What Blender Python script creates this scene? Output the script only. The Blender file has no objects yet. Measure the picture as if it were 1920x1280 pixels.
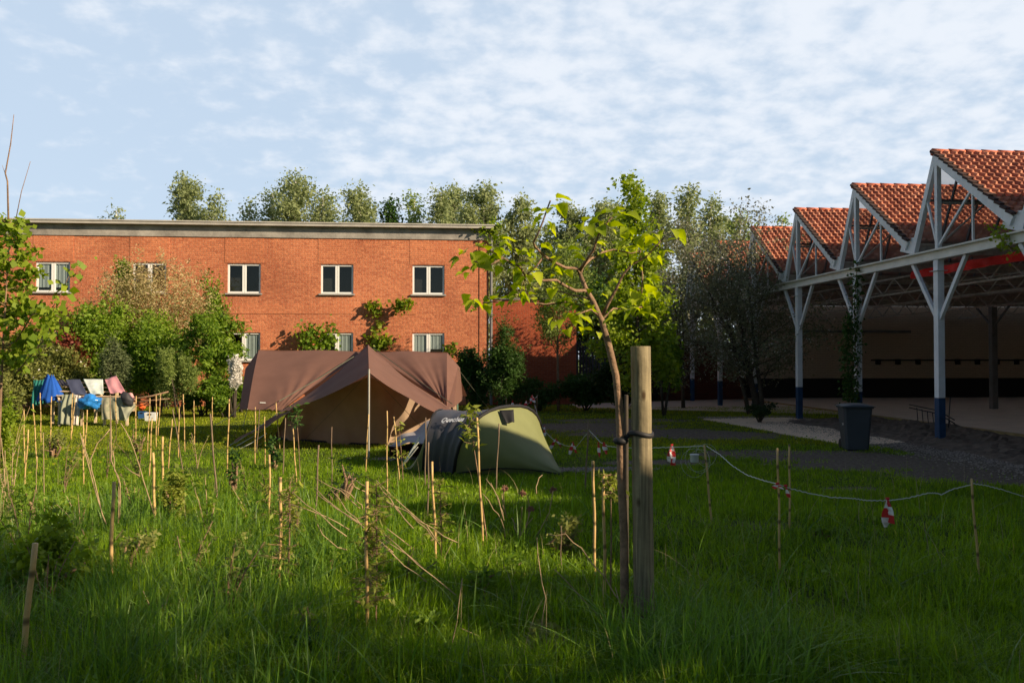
import bpy, math, random
import numpy as np
from mathutils import Vector, Matrix
R = math.radians
scene = bpy.context.scene
col = scene.collection
# ------------------------------------------------------------------ camera
F_PX, HC, YAW, PIT = 1620.0, 1.8, R(4.9), math.atan(33/1620)
cam_d = bpy.data.cameras.new('camera'); cam = bpy.data.objects.new('camera', cam_d); col.objects.link(cam)
cam.location = (0, 0, HC); cam.rotation_euler = (math.pi/2+PIT, 0, -YAW)
cam_d.sensor_width = 36; cam_d.lens = F_PX/1920*36; cam_d.clip_start = .05; cam_d.clip_end = 6000
cam_d.dof.use_dof = True; cam_d.dof.focus_distance = 20; cam_d.dof.aperture_fstop = 8
scene.camera = cam
# ------------------------------------------------------------------ sky, sun, exposure
SUN_AZ, SUN_EL = R(58), R(24.5)      # azimuth measured from -Y towards +X
sdir = Vector((math.sin(SUN_AZ)*math.cos(SUN_EL), -math.cos(SUN_AZ)*math.cos(SUN_EL), math.sin(SUN_EL)))
world = bpy.data.worlds.new("World"); scene.world = world; world.use_nodes = True
wt = world.node_tree; wt.nodes.clear()
def wn(t, **k):
    n = wt.nodes.new(t)
    for a, b in k.items(): setattr(n, a, b)
    return n
sky = wn('ShaderNodeTexSky', sky_type='NISHITA', sun_disc=False, sun_elevation=SUN_EL,
         sun_rotation=math.atan2(sdir.x, sdir.y), altitude=50, air_density=1.0, dust_density=.6, ozone_density=1.6)
tc = wn('ShaderNodeTexCoord'); sx = wn('ShaderNodeSeparateXYZ'); wt.links.new(tc.outputs['Generated'], sx.inputs[0])
def wmath(op, a, b=None, c=None):
    n = wn('ShaderNodeMath', operation=op)
    for i, v in enumerate((a, b, c)):
        if v is None: continue
        if isinstance(v, (int, float)): n.inputs[i].default_value = v
        else: wt.links.new(v, n.inputs[i])
    return n.outputs[0]
zz = wmath('ADD', wmath('MAXIMUM', sx.outputs['Z'], 0.0), .26)
cb = wn('ShaderNodeCombineXYZ'); wt.links.new(wmath('DIVIDE', sx.outputs['X'], zz), cb.inputs[0]); wt.links.new(wmath('DIVIDE', sx.outputs['Y'], zz), cb.inputs[1])
n1 = wn('ShaderNodeTexNoise'); n1.inputs['Scale'].default_value = 12; n1.inputs['Detail'].default_value = 9; n1.inputs['Roughness'].default_value = .55; n1.inputs['Distortion'].default_value = .1
n2 = wn('ShaderNodeTexNoise'); n2.inputs['Scale'].default_value = .85; n2.inputs['Detail'].default_value = 3
wt.links.new(cb.outputs[0], n1.inputs['Vector']); wt.links.new(cb.outputs[0], n2.inputs['Vector'])
# more cloud towards the east side of the picture
bias = wmath('MULTIPLY', sx.outputs['X'], .30)
den = wmath('ADD', wmath('ADD', n1.outputs['Fac'], wmath('MULTIPLY', n2.outputs['Fac'], .75)), bias)
cr = wn('ShaderNodeMapRange'); cr.inputs['From Min'].default_value = .72; cr.inputs['From Max'].default_value = 1.14; cr.interpolation_type = 'SMOOTHSTEP'
wt.links.new(den, cr.inputs['Value'])
cm = wmath('MULTIPLY', cr.outputs[0], .66)
mix = wn('ShaderNodeMix', data_type='RGBA'); wt.links.new(cm, mix.inputs['Factor'])
skm = wn('ShaderNodeMix', data_type='RGBA', blend_type='MULTIPLY'); skm.inputs['Factor'].default_value = 1
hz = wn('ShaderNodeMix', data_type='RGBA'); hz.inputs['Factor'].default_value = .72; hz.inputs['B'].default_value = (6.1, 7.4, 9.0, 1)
wt.links.new(sky.outputs[0], skm.inputs['A']); skm.inputs['B'].default_value = (.75, .75, .75, 1)
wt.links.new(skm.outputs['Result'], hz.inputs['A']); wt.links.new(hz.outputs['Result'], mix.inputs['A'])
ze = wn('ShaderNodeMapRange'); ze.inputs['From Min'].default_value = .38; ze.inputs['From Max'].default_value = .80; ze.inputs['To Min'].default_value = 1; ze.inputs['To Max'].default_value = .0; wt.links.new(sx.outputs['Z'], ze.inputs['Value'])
yb = wn('ShaderNodeMapRange'); yb.inputs['From Min'].default_value = -.35; yb.inputs['From Max'].default_value = .25; wt.links.new(sx.outputs['Y'], yb.inputs['Value'])   # unseen sky behind kept clear of haze and cloud, to cut ambient light
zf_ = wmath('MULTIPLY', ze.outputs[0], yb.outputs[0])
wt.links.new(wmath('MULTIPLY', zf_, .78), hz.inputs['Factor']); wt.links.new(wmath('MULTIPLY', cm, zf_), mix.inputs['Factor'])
mix.inputs['B'].default_value = (8.9, 9.1, 9.5, 1)
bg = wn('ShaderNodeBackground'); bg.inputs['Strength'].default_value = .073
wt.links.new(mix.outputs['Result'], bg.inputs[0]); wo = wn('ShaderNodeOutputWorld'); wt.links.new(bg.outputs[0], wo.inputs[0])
sl = bpy.data.lights.new('sun', 'SUN'); sl.energy = 5.0; sl.angle = R(.5); sl.color = (1.0, .80, .56)
so = bpy.data.objects.new('sun', sl); col.objects.link(so); so.rotation_euler = sdir.to_track_quat('Z', 'Y').to_euler()
scene.view_settings.view_transform = 'Standard'; scene.view_settings.look = 'None'
scene.view_settings.exposure = 0.6; scene.view_settings.gamma = 1
cy = scene.cycles; cy.max_bounces = 6; cy.diffuse_bounces = 4; cy.glossy_bounces = 2; cy.transmission_bounces = 3; cy.transparent_max_bounces = 12
cy.caustics_reflective = False; cy.caustics_refractive = False; cy.use_adaptive_sampling = True; cy.adaptive_threshold = .02; cy.use_denoising = True
# ------------------------------------------------------------------ geometry helpers
ca, sa, cp, sp = math.cos(YAW), math.sin(YAW), math.cos(PIT), math.sin(PIT)
CF = Vector((sa*cp, ca*cp, sp)); CU = Vector((-sa*sp, -ca*sp, cp)); CR = Vector((ca, -sa, 0)); CO = Vector((0, 0, HC))
def ray(px, py): return CR*((px-960)/F_PX)+CU*((640-py)/F_PX)+CF
def at(px, py, z=0): d = ray(px, py); return CO+d*((z-HC)/d.z)
def atY(px, py, Y): d = ray(px, py); return CO+d*(Y/d.y)
def atD(px, py, D): return CO+ray(px, py)*D
def gd(py): return HC*F_PX/(py-673)          # depth of a ground point seen at row py
rng = np.random.default_rng(7); random.seed(7)
class MB:
    def __init__(s): s.v = []; s.f = []; s.m = []
    def add(s, vs, fs, mi=0):
        o = len(s.v); s.v += [tuple(v) for v in vs]; s.f += [tuple(i+o for i in f) for f in fs]; s.m += [mi]*len(fs); return s
    def box(s, a, b, mi=0):
        x0, y0, z0 = a; x1, y1, z1 = b
        return s.add([(x0,y0,z0),(x1,y0,z0),(x1,y1,z0),(x0,y1,z0),(x0,y0,z1),(x1,y0,z1),(x1,y1,z1),(x0,y1,z1)],
              [(0,3,2,1),(4,5,6,7),(0,1,5,4),(1,2,6,5),(2,3,7,6),(3,0,4,7)], mi)
    def beam(s, a, b, w, h, up=(0,0,1), mi=0):
        a, b = Vector(a), Vector(b); d = (b-a).normalized(); u = Vector(up)
        if abs(d.dot(u)) > .98: u = Vector((0, 1, 0))
        r = d.cross(u).normalized(); u = r.cross(d).normalized(); r = r*w/2; u = u*h/2
        vs = [a-r-u, a+r-u, a+r+u, a-r+u, b-r-u, b+r-u, b+r+u, b-r+u]
        return s.add(vs, [(0,1,2,3),(7,6,5,4),(0,4,5,1),(1,5,6,2),(2,6,7,3),(3,7,4,0)], mi)
    def tube(s, pts, rad, n=8, cap=True, mi=0):
        pts = [Vector(p) for p in pts]; k = len(pts)
        if isinstance(rad, (int, float)): rad = [rad]*k
        vs = []; prev = None
        for i, p in enumerate(pts):
            d = (pts[min(i+1, k-1)]-pts[max(i-1, 0)]).normalized()
            if prev is None:
                r = d.cross(Vector((0, 0, 1)))
                if r.length < .1: r = d.cross(Vector((0, 1, 0)))
            else: r = prev-d*prev.dot(d)
            r.normalize(); prev = r; u = d.cross(r)
            for j in range(n):
                t = 2*math.pi*j/n; vs.append(p+(r*math.cos(t)+u*math.sin(t))*rad[i])
        fs = [(i*n+j, i*n+(j+1) % n, (i+1)*n+(j+1) % n, (i+1)*n+j) for i in range(k-1) for j in range(n)]
        if cap: fs += [tuple(range(n-1, -1, -1)), tuple((k-1)*n+j for j in range(n))]
        return s.add(vs, fs, mi)
    def lathe(s, c, prof, n=16, mi=0):
        c = Vector(c); vs = []
        for r, z in prof:
            for j in range(n): t = 2*math.pi*j/n; vs.append(c+Vector((r*math.cos(t), r*math.sin(t), z)))
        k = len(prof); fs = [(i*n+j, i*n+(j+1) % n, (i+1)*n+(j+1) % n, (i+1)*n+j) for i in range(k-1) for j in range(n)]
        fs += [tuple(range(n-1, -1, -1)), tuple((k-1)*n+j for j in range(n))]
        return s.add(vs, fs, mi)
    def patch(s, c00, c10, c11, c01, nu, nv, fn=None, mi=0):
        c = [Vector(q) for q in (c00, c10, c11, c01)]; nrm = (c[1]-c[0]).cross(c[3]-c[0])
        if nrm.length < 1e-6: nrm = (c[2]-c[0]).cross(c[3]-c[0])
        nrm.normalize(); vs = []
        for j in range(nv+1):
            for i in range(nu+1):
                u, v = i/nu, j/nv
                p = c[0]*(1-u)*(1-v)+c[1]*u*(1-v)+c[2]*u*v+c[3]*(1-u)*v
                if fn:
                    q = fn(u, v); p = p+(nrm*q if isinstance(q, (int, float)) else Vector(q))
                vs.append(p)
        return s.add(vs, [(j*(nu+1)+i, j*(nu+1)+i+1, (j+1)*(nu+1)+i+1, (j+1)*(nu+1)+i) for j in range(nv) for i in range(nu)], mi)
    def build(s, name, mat, parent=None, smooth=False, bevel=0, solid=0):
        me = bpy.data.meshes.new(name); me.from_pydata(s.v, [], s.f)
        for m in (mat if isinstance(mat, (list, tuple)) else [mat]): me.materials.append(m)
        if any(s.m): me.polygons.foreach_set('material_index', s.m)
        if smooth: me.polygons.foreach_set('use_smooth', [True]*len(s.f))
        me.update(); o = bpy.data.objects.new(name, me); col.objects.link(o)
        if parent: o.parent = parent; o.matrix_parent_inverse = Matrix.Translation(-parent.location)
        if solid: md = o.modifiers.new('solid', 'SOLIDIFY'); md.thickness = solid; md.offset = 0
        if bevel: md = o.modifiers.new('bevel', 'BEVEL'); md.width = bevel; md.segments = 2; md.limit_method = 'ANGLE'
        return o
def tag(o, label=None, cat=None, group=None, kind=None):
    for k, v in (('label', label), ('category', cat), ('group', group), ('kind', kind)):
        if v: o[k] = v
    return o
def empty(name, loc=(0, 0, 0), label=None, cat=None, group=None):
    o = bpy.data.objects.new(name, None); col.objects.link(o); o.location = loc; o.empty_display_size = .2
    return tag(o, label, cat, group)
def npmesh(name, co, faces_idx, nv, mat, parent=None, var=None, smooth=False):
    """co (N,3); faces_idx (M,nv)"""
    me = bpy.data.meshes.new(name); M_ = len(faces_idx)
    me.vertices.add(len(co)); me.vertices.foreach_set('co', np.ascontiguousarray(co, dtype=np.float32).ravel())
    me.loops.add(M_*nv); me.loops.foreach_set('vertex_index', np.ascontiguousarray(faces_idx, dtype=np.int32).ravel())
    me.polygons.add(M_); me.polygons.foreach_set('loop_start', np.arange(0, M_*nv, nv, dtype=np.int32))
    me.polygons.foreach_set('loop_total', np.full(M_, nv, dtype=np.int32))
    if smooth: me.polygons.foreach_set('use_smooth', np.ones(M_, dtype=bool))
    me.update(calc_edges=True)
    if var is not None:
        a = me.attributes.new('var', 'FLOAT', 'POINT'); a.data.foreach_set('value', np.ascontiguousarray(var, dtype=np.float32))
    me.materials.append(mat); o = bpy.data.objects.new(name, me); col.objects.link(o)
    if parent: o.parent = parent; o.matrix_parent_inverse = Matrix.Translation(-parent.location)
    return o
# ------------------------------------------------------------------ materials
def mat(name, base=(.5, .5, .5), rough=.7, metal=0, spec=.4, var=0, vscale=4, bump=0, bscale=30, c2=None, detail=6):
    m = bpy.data.materials.new(name); m.use_nodes = True; t = m.node_tree; p = t.nodes['Principled BSDF']
    p.inputs['Base Color'].default_value = (*base, 1); p.inputs['Roughness'].default_value = rough
    p.inputs['Metallic'].default_value = metal; p.inputs['Specular IOR Level'].default_value = spec
    co = t.nodes.new('ShaderNodeTexCoord')
    if var or c2:
        n = t.nodes.new('ShaderNodeTexNoise'); n.inputs['Scale'].default_value = vscale; n.inputs['Detail'].default_value = detail; n.inputs['Roughness'].default_value = .65
        t.links.new(co.outputs['Object'], n.inputs['Vector'])
        mr = t.nodes.new('ShaderNodeMapRange'); mr.inputs['From Min'].default_value = .33; mr.inputs['From Max'].default_value = .67
        t.links.new(n.outputs['Fac'], mr.inputs['Value'])
        mx = t.nodes.new('ShaderNodeMix'); mx.data_type = 'RGBA'; t.links.new(mr.outputs[0], mx.inputs['Factor'])
        mx.inputs['A'].default_value = (*[c*(1-var) for c in base], 1)
        mx.inputs['B'].default_value = (*(c2 or [min(1, c*(1+var)) for c in base]), 1)
        t.links.new(mx.outputs['Result'], p.inputs['Base Color'])
    if bump:
        n = t.nodes.new('ShaderNodeTexNoise'); n.inputs['Scale'].default_value = bscale; n.inputs['Detail'].default_value = 5
        t.links.new(co.outputs['Object'], n.inputs['Vector'])
        b = t.nodes.new('ShaderNodeBump'); b.inputs['Strength'].default_value = bump; b.inputs['Distance'].default_value = .02
        t.links.new(n.outputs['Fac'], b.inputs['Height']); t.links.new(b.outputs[0], p.inputs['Normal'])
    return m
def addtrans(m, f, c):
    t = m.node_tree; p = t.nodes['Principled BSDF']; o = t.nodes['Material Output']; tr = t.nodes.new('ShaderNodeBsdfTranslucent'); tr.inputs[0].default_value = (*c, 1)
    mx = t.nodes.new('ShaderNodeMixShader'); mx.inputs[0].default_value = f; t.links.new(p.outputs[0], mx.inputs[1]); t.links.new(tr.outputs[0], mx.inputs[2]); t.links.new(mx.outputs[0], o.inputs[0]); return m
def leafmat(name, ca_, cb_, trans=.4, rough=.55, cc_=None):
    """two or three real leaf colours picked per leaf by the 'var' attribute; thin leaf with translucency"""
    m = bpy.data.materials.new(name); m.use_nodes = True; t = m.node_tree; t.nodes.clear()
    at_ = t.nodes.new('ShaderNodeAttribute'); at_.attribute_name = 'var'
    rp = t.nodes.new('ShaderNodeValToRGB'); rp.color_ramp.elements[0].color = (*ca_, 1); rp.color_ramp.elements[1].color = (*cb_, 1)
    if cc_: e = rp.color_ramp.elements.new(.85); e.color = (*cb_, 1); rp.color_ramp.elements[2].color = (*cc_, 1)
    t.links.new(at_.outputs['Fac'], rp.inputs[0])
    d = t.nodes.new('ShaderNodeBsdfPrincipled'); d.inputs['Roughness'].default_value = rough; d.inputs['Specular IOR Level'].default_value = .25
    tr = t.nodes.new('ShaderNodeBsdfTranslucent'); hs = t.nodes.new('ShaderNodeHueSaturation'); hs.inputs['Value'].default_value = 1.25; hs.inputs['Saturation'].default_value = 1.1
    t.links.new(rp.outputs[0], d.inputs['Base Color']); t.links.new(rp.outputs[0], hs.inputs['Color']); t.links.new(hs.outputs[0], tr.inputs[0])
    mx = t.nodes.new('ShaderNodeMixShader'); mx.inputs[0].default_value = trans
    t.links.new(d.outputs[0], mx.inputs[1]); t.links.new(tr.outputs[0], mx.inputs[2])
    o = t.nodes.new('ShaderNodeOutputMaterial'); t.links.new(mx.outputs[0], o.inputs[0]); return m
def woodmat(name):
    m = mat(name, (.235, .20, .125), .85, var=.25, vscale=3, bump=.3, bscale=20); t = m.node_tree; p = t.nodes['Principled BSDF']; co = t.nodes.new('ShaderNodeTexCoord')
    mp = t.nodes.new('ShaderNodeMapping'); mp.inputs['Scale'].default_value = (60, 60, 2.2); t.links.new(co.outputs['Object'], mp.inputs[0])
    n = t.nodes.new('ShaderNodeTexNoise'); n.inputs['Scale'].default_value = 1; n.inputs['Detail'].default_value = 5; t.links.new(mp.outputs[0], n.inputs['Vector'])
    r = t.nodes.new('ShaderNodeValToRGB'); r.color_ramp.elements[0].position = .36; r.color_ramp.elements[0].color = (.62, .60, .56, 1); r.color_ramp.elements[1].position = .60; r.color_ramp.elements[1].color = (1.25, 1.2, 1.1, 1); t.links.new(n.outputs['Fac'], r.inputs[0])
    mk_ = t.nodes.new('ShaderNodeMapping'); mk_.inputs['Scale'].default_value = (9, 9, 4.2); t.links.new(co.outputs['Object'], mk_.inputs[0]); vo = t.nodes.new('ShaderNodeTexVoronoi'); vo.inputs['Scale'].default_value = 1; t.links.new(mk_.outputs[0], vo.inputs['Vector'])
    r2 = t.nodes.new('ShaderNodeValToRGB'); r2.color_ramp.elements[0].position = .10; r2.color_ramp.elements[0].color = (.25, .18, .12, 1); r2.color_ramp.elements[1].position = .2; r2.color_ramp.elements[1].color = (1, 1, 1, 1); t.links.new(vo.outputs['Distance'], r2.inputs[0])
    src = p.inputs['Base Color'].links[0].from_socket
    for q in (r, r2):
        mx = t.nodes.new('ShaderNodeMix'); mx.data_type = 'RGBA'; mx.blend_type = 'MULTIPLY'; mx.inputs['Factor'].default_value = 1; t.links.new(src, mx.inputs['A']); t.links.new(q.outputs[0], mx.inputs['B']); src = mx.outputs['Result']
    t.links.new(src, p.inputs['Base Color']); return m
def brickmat(name, c1, c2, mortar, patchy=.5, bump=.6, axis='XZ', dark=(.16, .04, .025)):
    m = bpy.data.materials.new(name); m.use_nodes = True; t = m.node_tree; p = t.nodes['Principled BSDF']
    p.inputs['Roughness'].default_value = .9; p.inputs['Specular IOR Level'].default_value = .15
    co = t.nodes.new('ShaderNodeTexCoord'); s = t.nodes.new('ShaderNodeSeparateXYZ'); c = t.nodes.new('ShaderNodeCombineXYZ')
    t.links.new(co.outputs['Object'], s.inputs[0]); t.links.new(s.outputs[axis[0]], c.inputs[0]); t.links.new(s.outputs[axis[1]], c.inputs[1])
    # jitter the courses a little so that they are not ruler straight
    nj = t.nodes.new('ShaderNodeTexNoise'); nj.inputs['Scale'].default_value = 1.5
    t.links.new(c.outputs[0], nj.inputs['Vector'])
    va = t.nodes.new('ShaderNodeVectorMath'); va.operation = 'MULTIPLY_ADD'; va.inputs[1].default_value = (.03, .03, 0)
    t.links.new(nj.outputs['Color'], va.inputs[0]); t.links.new(c.outputs[0], va.inputs[2])
    b = t.nodes.new('ShaderNodeTexBrick'); b.inputs['Scale'].default_value = 1; b.inputs['Brick Width'].default_value = .23
    b.inputs['Row Height'].default_value = .078; b.inputs['Mortar Size'].default_value = .010; b.inputs['Mortar Smooth'].default_value = .3; b.inputs['Bias'].default_value = -.1
    b.inputs['Color1'].default_value = (*c1, 1); b.inputs['Color2'].default_value = (*c2, 1); b.inputs['Mortar'].default_value = (*mortar, 1)
    t.links.new(va.outputs[0], b.inputs['Vector'])
    n = t.nodes.new('ShaderNodeTexNoise'); n.inputs['Scale'].default_value = 9; n.inputs['Detail'].default_value = 7; n.inputs['Roughness'].default_value = .7
    t.links.new(c.outputs[0], n.inputs['Vector'])
    n3 = t.nodes.new('ShaderNodeTexNoise'); n3.inputs['Scale'].default_value = .35; n3.inputs['Detail'].default_value = 4
    t.links.new(c.outputs[0], n3.inputs['Vector'])
    sm = t.nodes.new('ShaderNodeMath'); sm.operation = 'MULTIPLY_ADD'; sm.inputs[1].default_value = .8; t.links.new(n3.outputs['Fac'], sm.inputs[0]); t.links.new(n.outputs['Fac'], sm.inputs[2])
    mr = t.nodes.new('ShaderNodeMapRange'); mr.inputs['From Min'].default_value = .76; mr.inputs['From Max'].default_value = 1.15; mr.inputs['To Max'].default_value = patchy
    t.links.new(sm.outputs[0], mr.inputs['Value'])
    mx = t.nodes.new('ShaderNodeMix'); mx.data_type = 'RGBA'; t.links.new(mr.outputs[0], mx.inputs['Factor'])
    t.links.new(b.outputs['Color'], mx.inputs['A']); mx.inputs['B'].default_value = (*dark, 1); t.links.new(mx.outputs['Result'], p.inputs['Base Color'])
    ad = t.nodes.new('ShaderNodeMath'); ad.operation = 'MULTIPLY_ADD'; ad.inputs[1].default_value = -1.2
    t.links.new(b.outputs['Fac'], ad.inputs[0]); t.links.new(n.outputs['Fac'], ad.inputs[2])
    bp = t.nodes.new('ShaderNodeBump'); bp.inputs['Strength'].default_value = bump; bp.inputs['Distance'].default_value = .03
    t.links.new(ad.outputs[0], bp.inputs['Height']); t.links.new(bp.outputs[0], p.inputs['Normal']); return m
def glassmat(name, tint=(.8, .85, .85), dirt=.0, dirtcol=(.3, .3, .3), refl=.12):
    m = bpy.data.materials.new(name); m.use_nodes = True; t = m.node_tree; t.nodes.clear()
    tr = t.nodes.new('ShaderNodeBsdfTransparent'); tr.inputs[0].default_value = (*tint, 1)
    df = t.nodes.new('ShaderNodeBsdfDiffuse'); df.inputs[0].default_value = (*dirtcol, 1)
    gl = t.nodes.new('ShaderNodeBsdfGlossy'); gl.inputs['Roughness'].default_value = .03
    m1 = t.nodes.new('ShaderNodeMixShader'); m1.inputs[0].default_value = dirt; t.links.new(tr.outputs[0], m1.inputs[1]); t.links.new(df.outputs[0], m1.inputs[2])
    fr = t.nodes.new('ShaderNodeLayerWeight'); fr.inputs[0].default_value = .5; pw = t.nodes.new('ShaderNodeMath'); pw.operation = 'POWER'; pw.inputs[1].default_value = 4; t.links.new(fr.outputs['Facing'], pw.inputs[0])
    ml = t.nodes.new('ShaderNodeMath'); ml.operation = 'MULTIPLY_ADD'; ml.inputs[1].default_value = .6; ml.inputs[2].default_value = refl; t.links.new(pw.outputs[0], ml.inputs[0])
    m2 = t.nodes.new('ShaderNodeMixShader'); t.links.new(ml.outputs[0], m2.inputs[0]); t.links.new(m1.outputs[0], m2.inputs[1]); t.links.new(gl.outputs[0], m2.inputs[2])
    o = t.nodes.new('ShaderNodeOutputMaterial'); t.links.new(m2.outputs[0], o.inputs[0]); return m
M = {}
M['brick'] = brickmat('brick', (.70, .25, .115), (.52, .155, .072), (.66, .33, .20), .62, 1.0)
M['brick_new'] = brickmat('brick_new', (.68, .24, .108), (.56, .175, .080), (.66, .32, .19), .55, .8)
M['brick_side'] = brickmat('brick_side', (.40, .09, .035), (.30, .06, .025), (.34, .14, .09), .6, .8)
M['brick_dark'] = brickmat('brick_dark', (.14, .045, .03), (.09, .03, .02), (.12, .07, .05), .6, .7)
M['block'] = brickmat('pale_block', (.62, .50, .38), (.58, .465, .35), (.48, .38, .29), .2, .3, dark=(.1, .075, .06))
M['concrete'] = mat('concrete', (.30, .28, .25), .9, var=.35, vscale=1.3, bump=.4, bscale=12)
M['coping'] = mat('coping', (.42, .40, .36), .8, var=.15, vscale=2)
M['wframe'] = mat('white_frame', (.78, .78, .76), .4)
M['steel'] = mat('white_painted_steel', (.72, .74, .76), .45, var=.10, vscale=3, bump=.05)
M['steel_old'] = mat('worn_steel', (.38, .34, .30), .6, var=.3, vscale=6)
M['steel_dark'] = mat('glazing_bar', (.10, .11, .12), .6, var=.2)
M['blue'] = mat('blue_paint', (.012, .055, .13), .45, var=.25, vscale=5)
M['gutter'] = mat('gutter', (.16, .16, .16), .7, var=.2)
M['wood'] = woodmat('stake_wood')
M['tie'] = mat('rubber_tie', (.02, .02, .022), .6)
M['bark'] = mat('bark', (.24, .15, .09), .85, var=.4, vscale=12, bump=.6, bscale=40)
M['bark_dark'] = mat('bark_dark', (.07, .055, .04), .9, var=.3, vscale=8)
M['bark_birch'] = mat('bark_birch', (.55, .52, .46), .8, var=.4, vscale=6)
M['tentfly'] = mat('canvas_fly', (.205, .105, .078), .85, var=.10, vscale=2.5, bump=.15, bscale=60)
M['tentbody'] = mat('canvas_body', (.40, .285, .19), .9, var=.15, vscale=2, bump=.15, bscale=60)
M['tentfly'] = addtrans(M['tentfly'], .22, (.45, .18, .11)); M['tentbody'] = addtrans(M['tentbody'], .24, (.45, .30, .19))
M['char'] = mat('charcoal_nylon', (.062, .063, .075), .55, var=.1, vscale=5, spec=.4)
M['olive'] = mat('olive_nylon', (.185, .20, .075), .6, var=.06, vscale=3)
M['black'] = mat('black_cloth', (.012, .012, .014), .7)
M['greycloth'] = mat('grey_cloth', (.42, .40, .40), .7, var=.1)
M['rope'] = mat('rope', (.55, .55, .50), .8); M['guy'] = mat('guy_rope', (.65, .66, .58), .8); M['guyd'] = mat('guy_rope_dark', (.12, .13, .09), .8)
M['metal'] = mat('pole_metal', (.5, .48, .42), .4, metal=.6)
M['red'] = mat('tape_red', (.62, .03, .03), .5); M['white'] = mat('tape_white', (.80, .77, .74), .5)
M['bin'] = mat('bin_plastic', (.045, .055, .065), .5, var=.08); M['rubber'] = mat('rubber', (.015, .015, .015), .7)
M['soil'] = mat('soil', (.11, .08, .058), .95, var=.45, vscale=5, bump=1, bscale=18)
M['path'] = mat('sand_path', (.74, .54, .37), .95, var=.14, vscale=6, bump=.5, bscale=60)
M['floor'] = mat('shed_floor', (.58, .46, .35), .85, var=.12, vscale=1.2)
M['tile'] = mat('pantile', (.50, .125, .055), .75, var=.35, vscale=4.5, bump=.15, bscale=30, detail=8)
M['tile_dark'] = mat('pantile_edge', (.06, .035, .03), .9)
M['bare'] = mat('dry_stem', (.38, .27, .15), .85, var=.25, vscale=20)
M['head'] = mat('seed_head', (.22, .11, .07), .95, var=.3, vscale=40)
def bamboo():
    m = mat('bamboo_cane', (.56, .37, .15), .55, var=.18, vscale=9); t = m.node_tree; p = t.nodes['Principled BSDF']
    co = t.nodes.new('ShaderNodeTexCoord'); w = t.nodes.new('ShaderNodeTexWave'); w.bands_direction = 'Z'; w.inputs['Scale'].default_value = 1.35; w.inputs['Distortion'].default_value = 1.2; w.inputs['Detail'].default_value = 1
    t.links.new(co.outputs['Object'], w.inputs['Vector']); r = t.nodes.new('ShaderNodeValToRGB'); r.color_ramp.elements[0].position = .0; r.color_ramp.elements[0].color = (.25, .25, .25, 1); r.color_ramp.elements[1].position = .1; r.color_ramp.elements[1].color = (1, 1, 1, 1)
    t.links.new(w.outputs['Fac'], r.inputs[0]); mx = t.nodes.new('ShaderNodeMix'); mx.data_type = 'RGBA'; mx.blend_type = 'MULTIPLY'; mx.inputs['Factor'].default_value = 1
    src = p.inputs['Base Color'].links[0].from_socket; t.links.new(src, mx.inputs['A']); t.links.new(r.outputs[0], mx.inputs['B']); t.links.new(mx.outputs['Result'], p.inputs['Base Color']); return m
M['bamboo'] = bamboo()
M['bamboo_grey'] = mat('weathered_cane', (.20, .14, .09), .75, var=.3, vscale=9)
L = {}
L['lime'] = leafmat('leaf_bright', (.26, .36, .02), (.60, .66, .05), .52)
L['maple'] = leafmat('leaf_maple', (.13, .22, .02), (.34, .42, .04), .45)
L['green'] = leafmat('leaf_green', (.07, .16, .015), (.30, .42, .045), .45)
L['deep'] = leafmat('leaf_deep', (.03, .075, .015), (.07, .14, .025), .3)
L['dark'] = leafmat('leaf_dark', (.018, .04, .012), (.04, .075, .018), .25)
L['birch'] = leafmat('leaf_birch', (.19, .24, .10), (.38, .43, .20), .45)
L['birch2'] = leafmat('leaf_birch_fresh', (.15, .22, .05), (.32, .40, .11), .4)
L['tan'] = leafmat('leaf_tan', (.24, .27, .07), (.62, .48, .27), .35, cc_=(.78, .58, .44))
L['dull'] = leafmat('leaf_dull', (.12, .15, .035), (.32, .33, .09), .38)
L['grey'] = leafmat('leaf_grey', (.11, .15, .06), (.20, .24, .11), .3)
L['reddish'] = leafmat('leaf_red', (.12, .03, .02), (.28, .07, .04), .3)
L['olive'] = leafmat('leaf_olive', (.11, .12, .07), (.25, .26, .15), .4)
L['petal'] = leafmat('petal_white', (.65, .63, .58), (.85, .83, .78), .3)
L['young'] = leafmat('leaf_young', (.16, .20, .03), (.34, .38, .06), .4)
L['grass'] = leafmat('grass_blade', (.018, .062, .006), (.31, .48, .018), .5, .45, cc_=(.56, .52, .12))
L['lawn'] = leafmat('short_grass_blade', (.06, .10, .008), (.38, .45, .02), .45, .5, cc_=(.60, .52, .14))
L['tall'] = leafmat('tall_grass_blade', (.035, .10, .02), (.24, .40, .05), .45, .4, cc_=(.34, .40, .18))
L['hay'] = leafmat('hay', (.30, .24, .12), (.50, .40, .22), .2)
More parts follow.
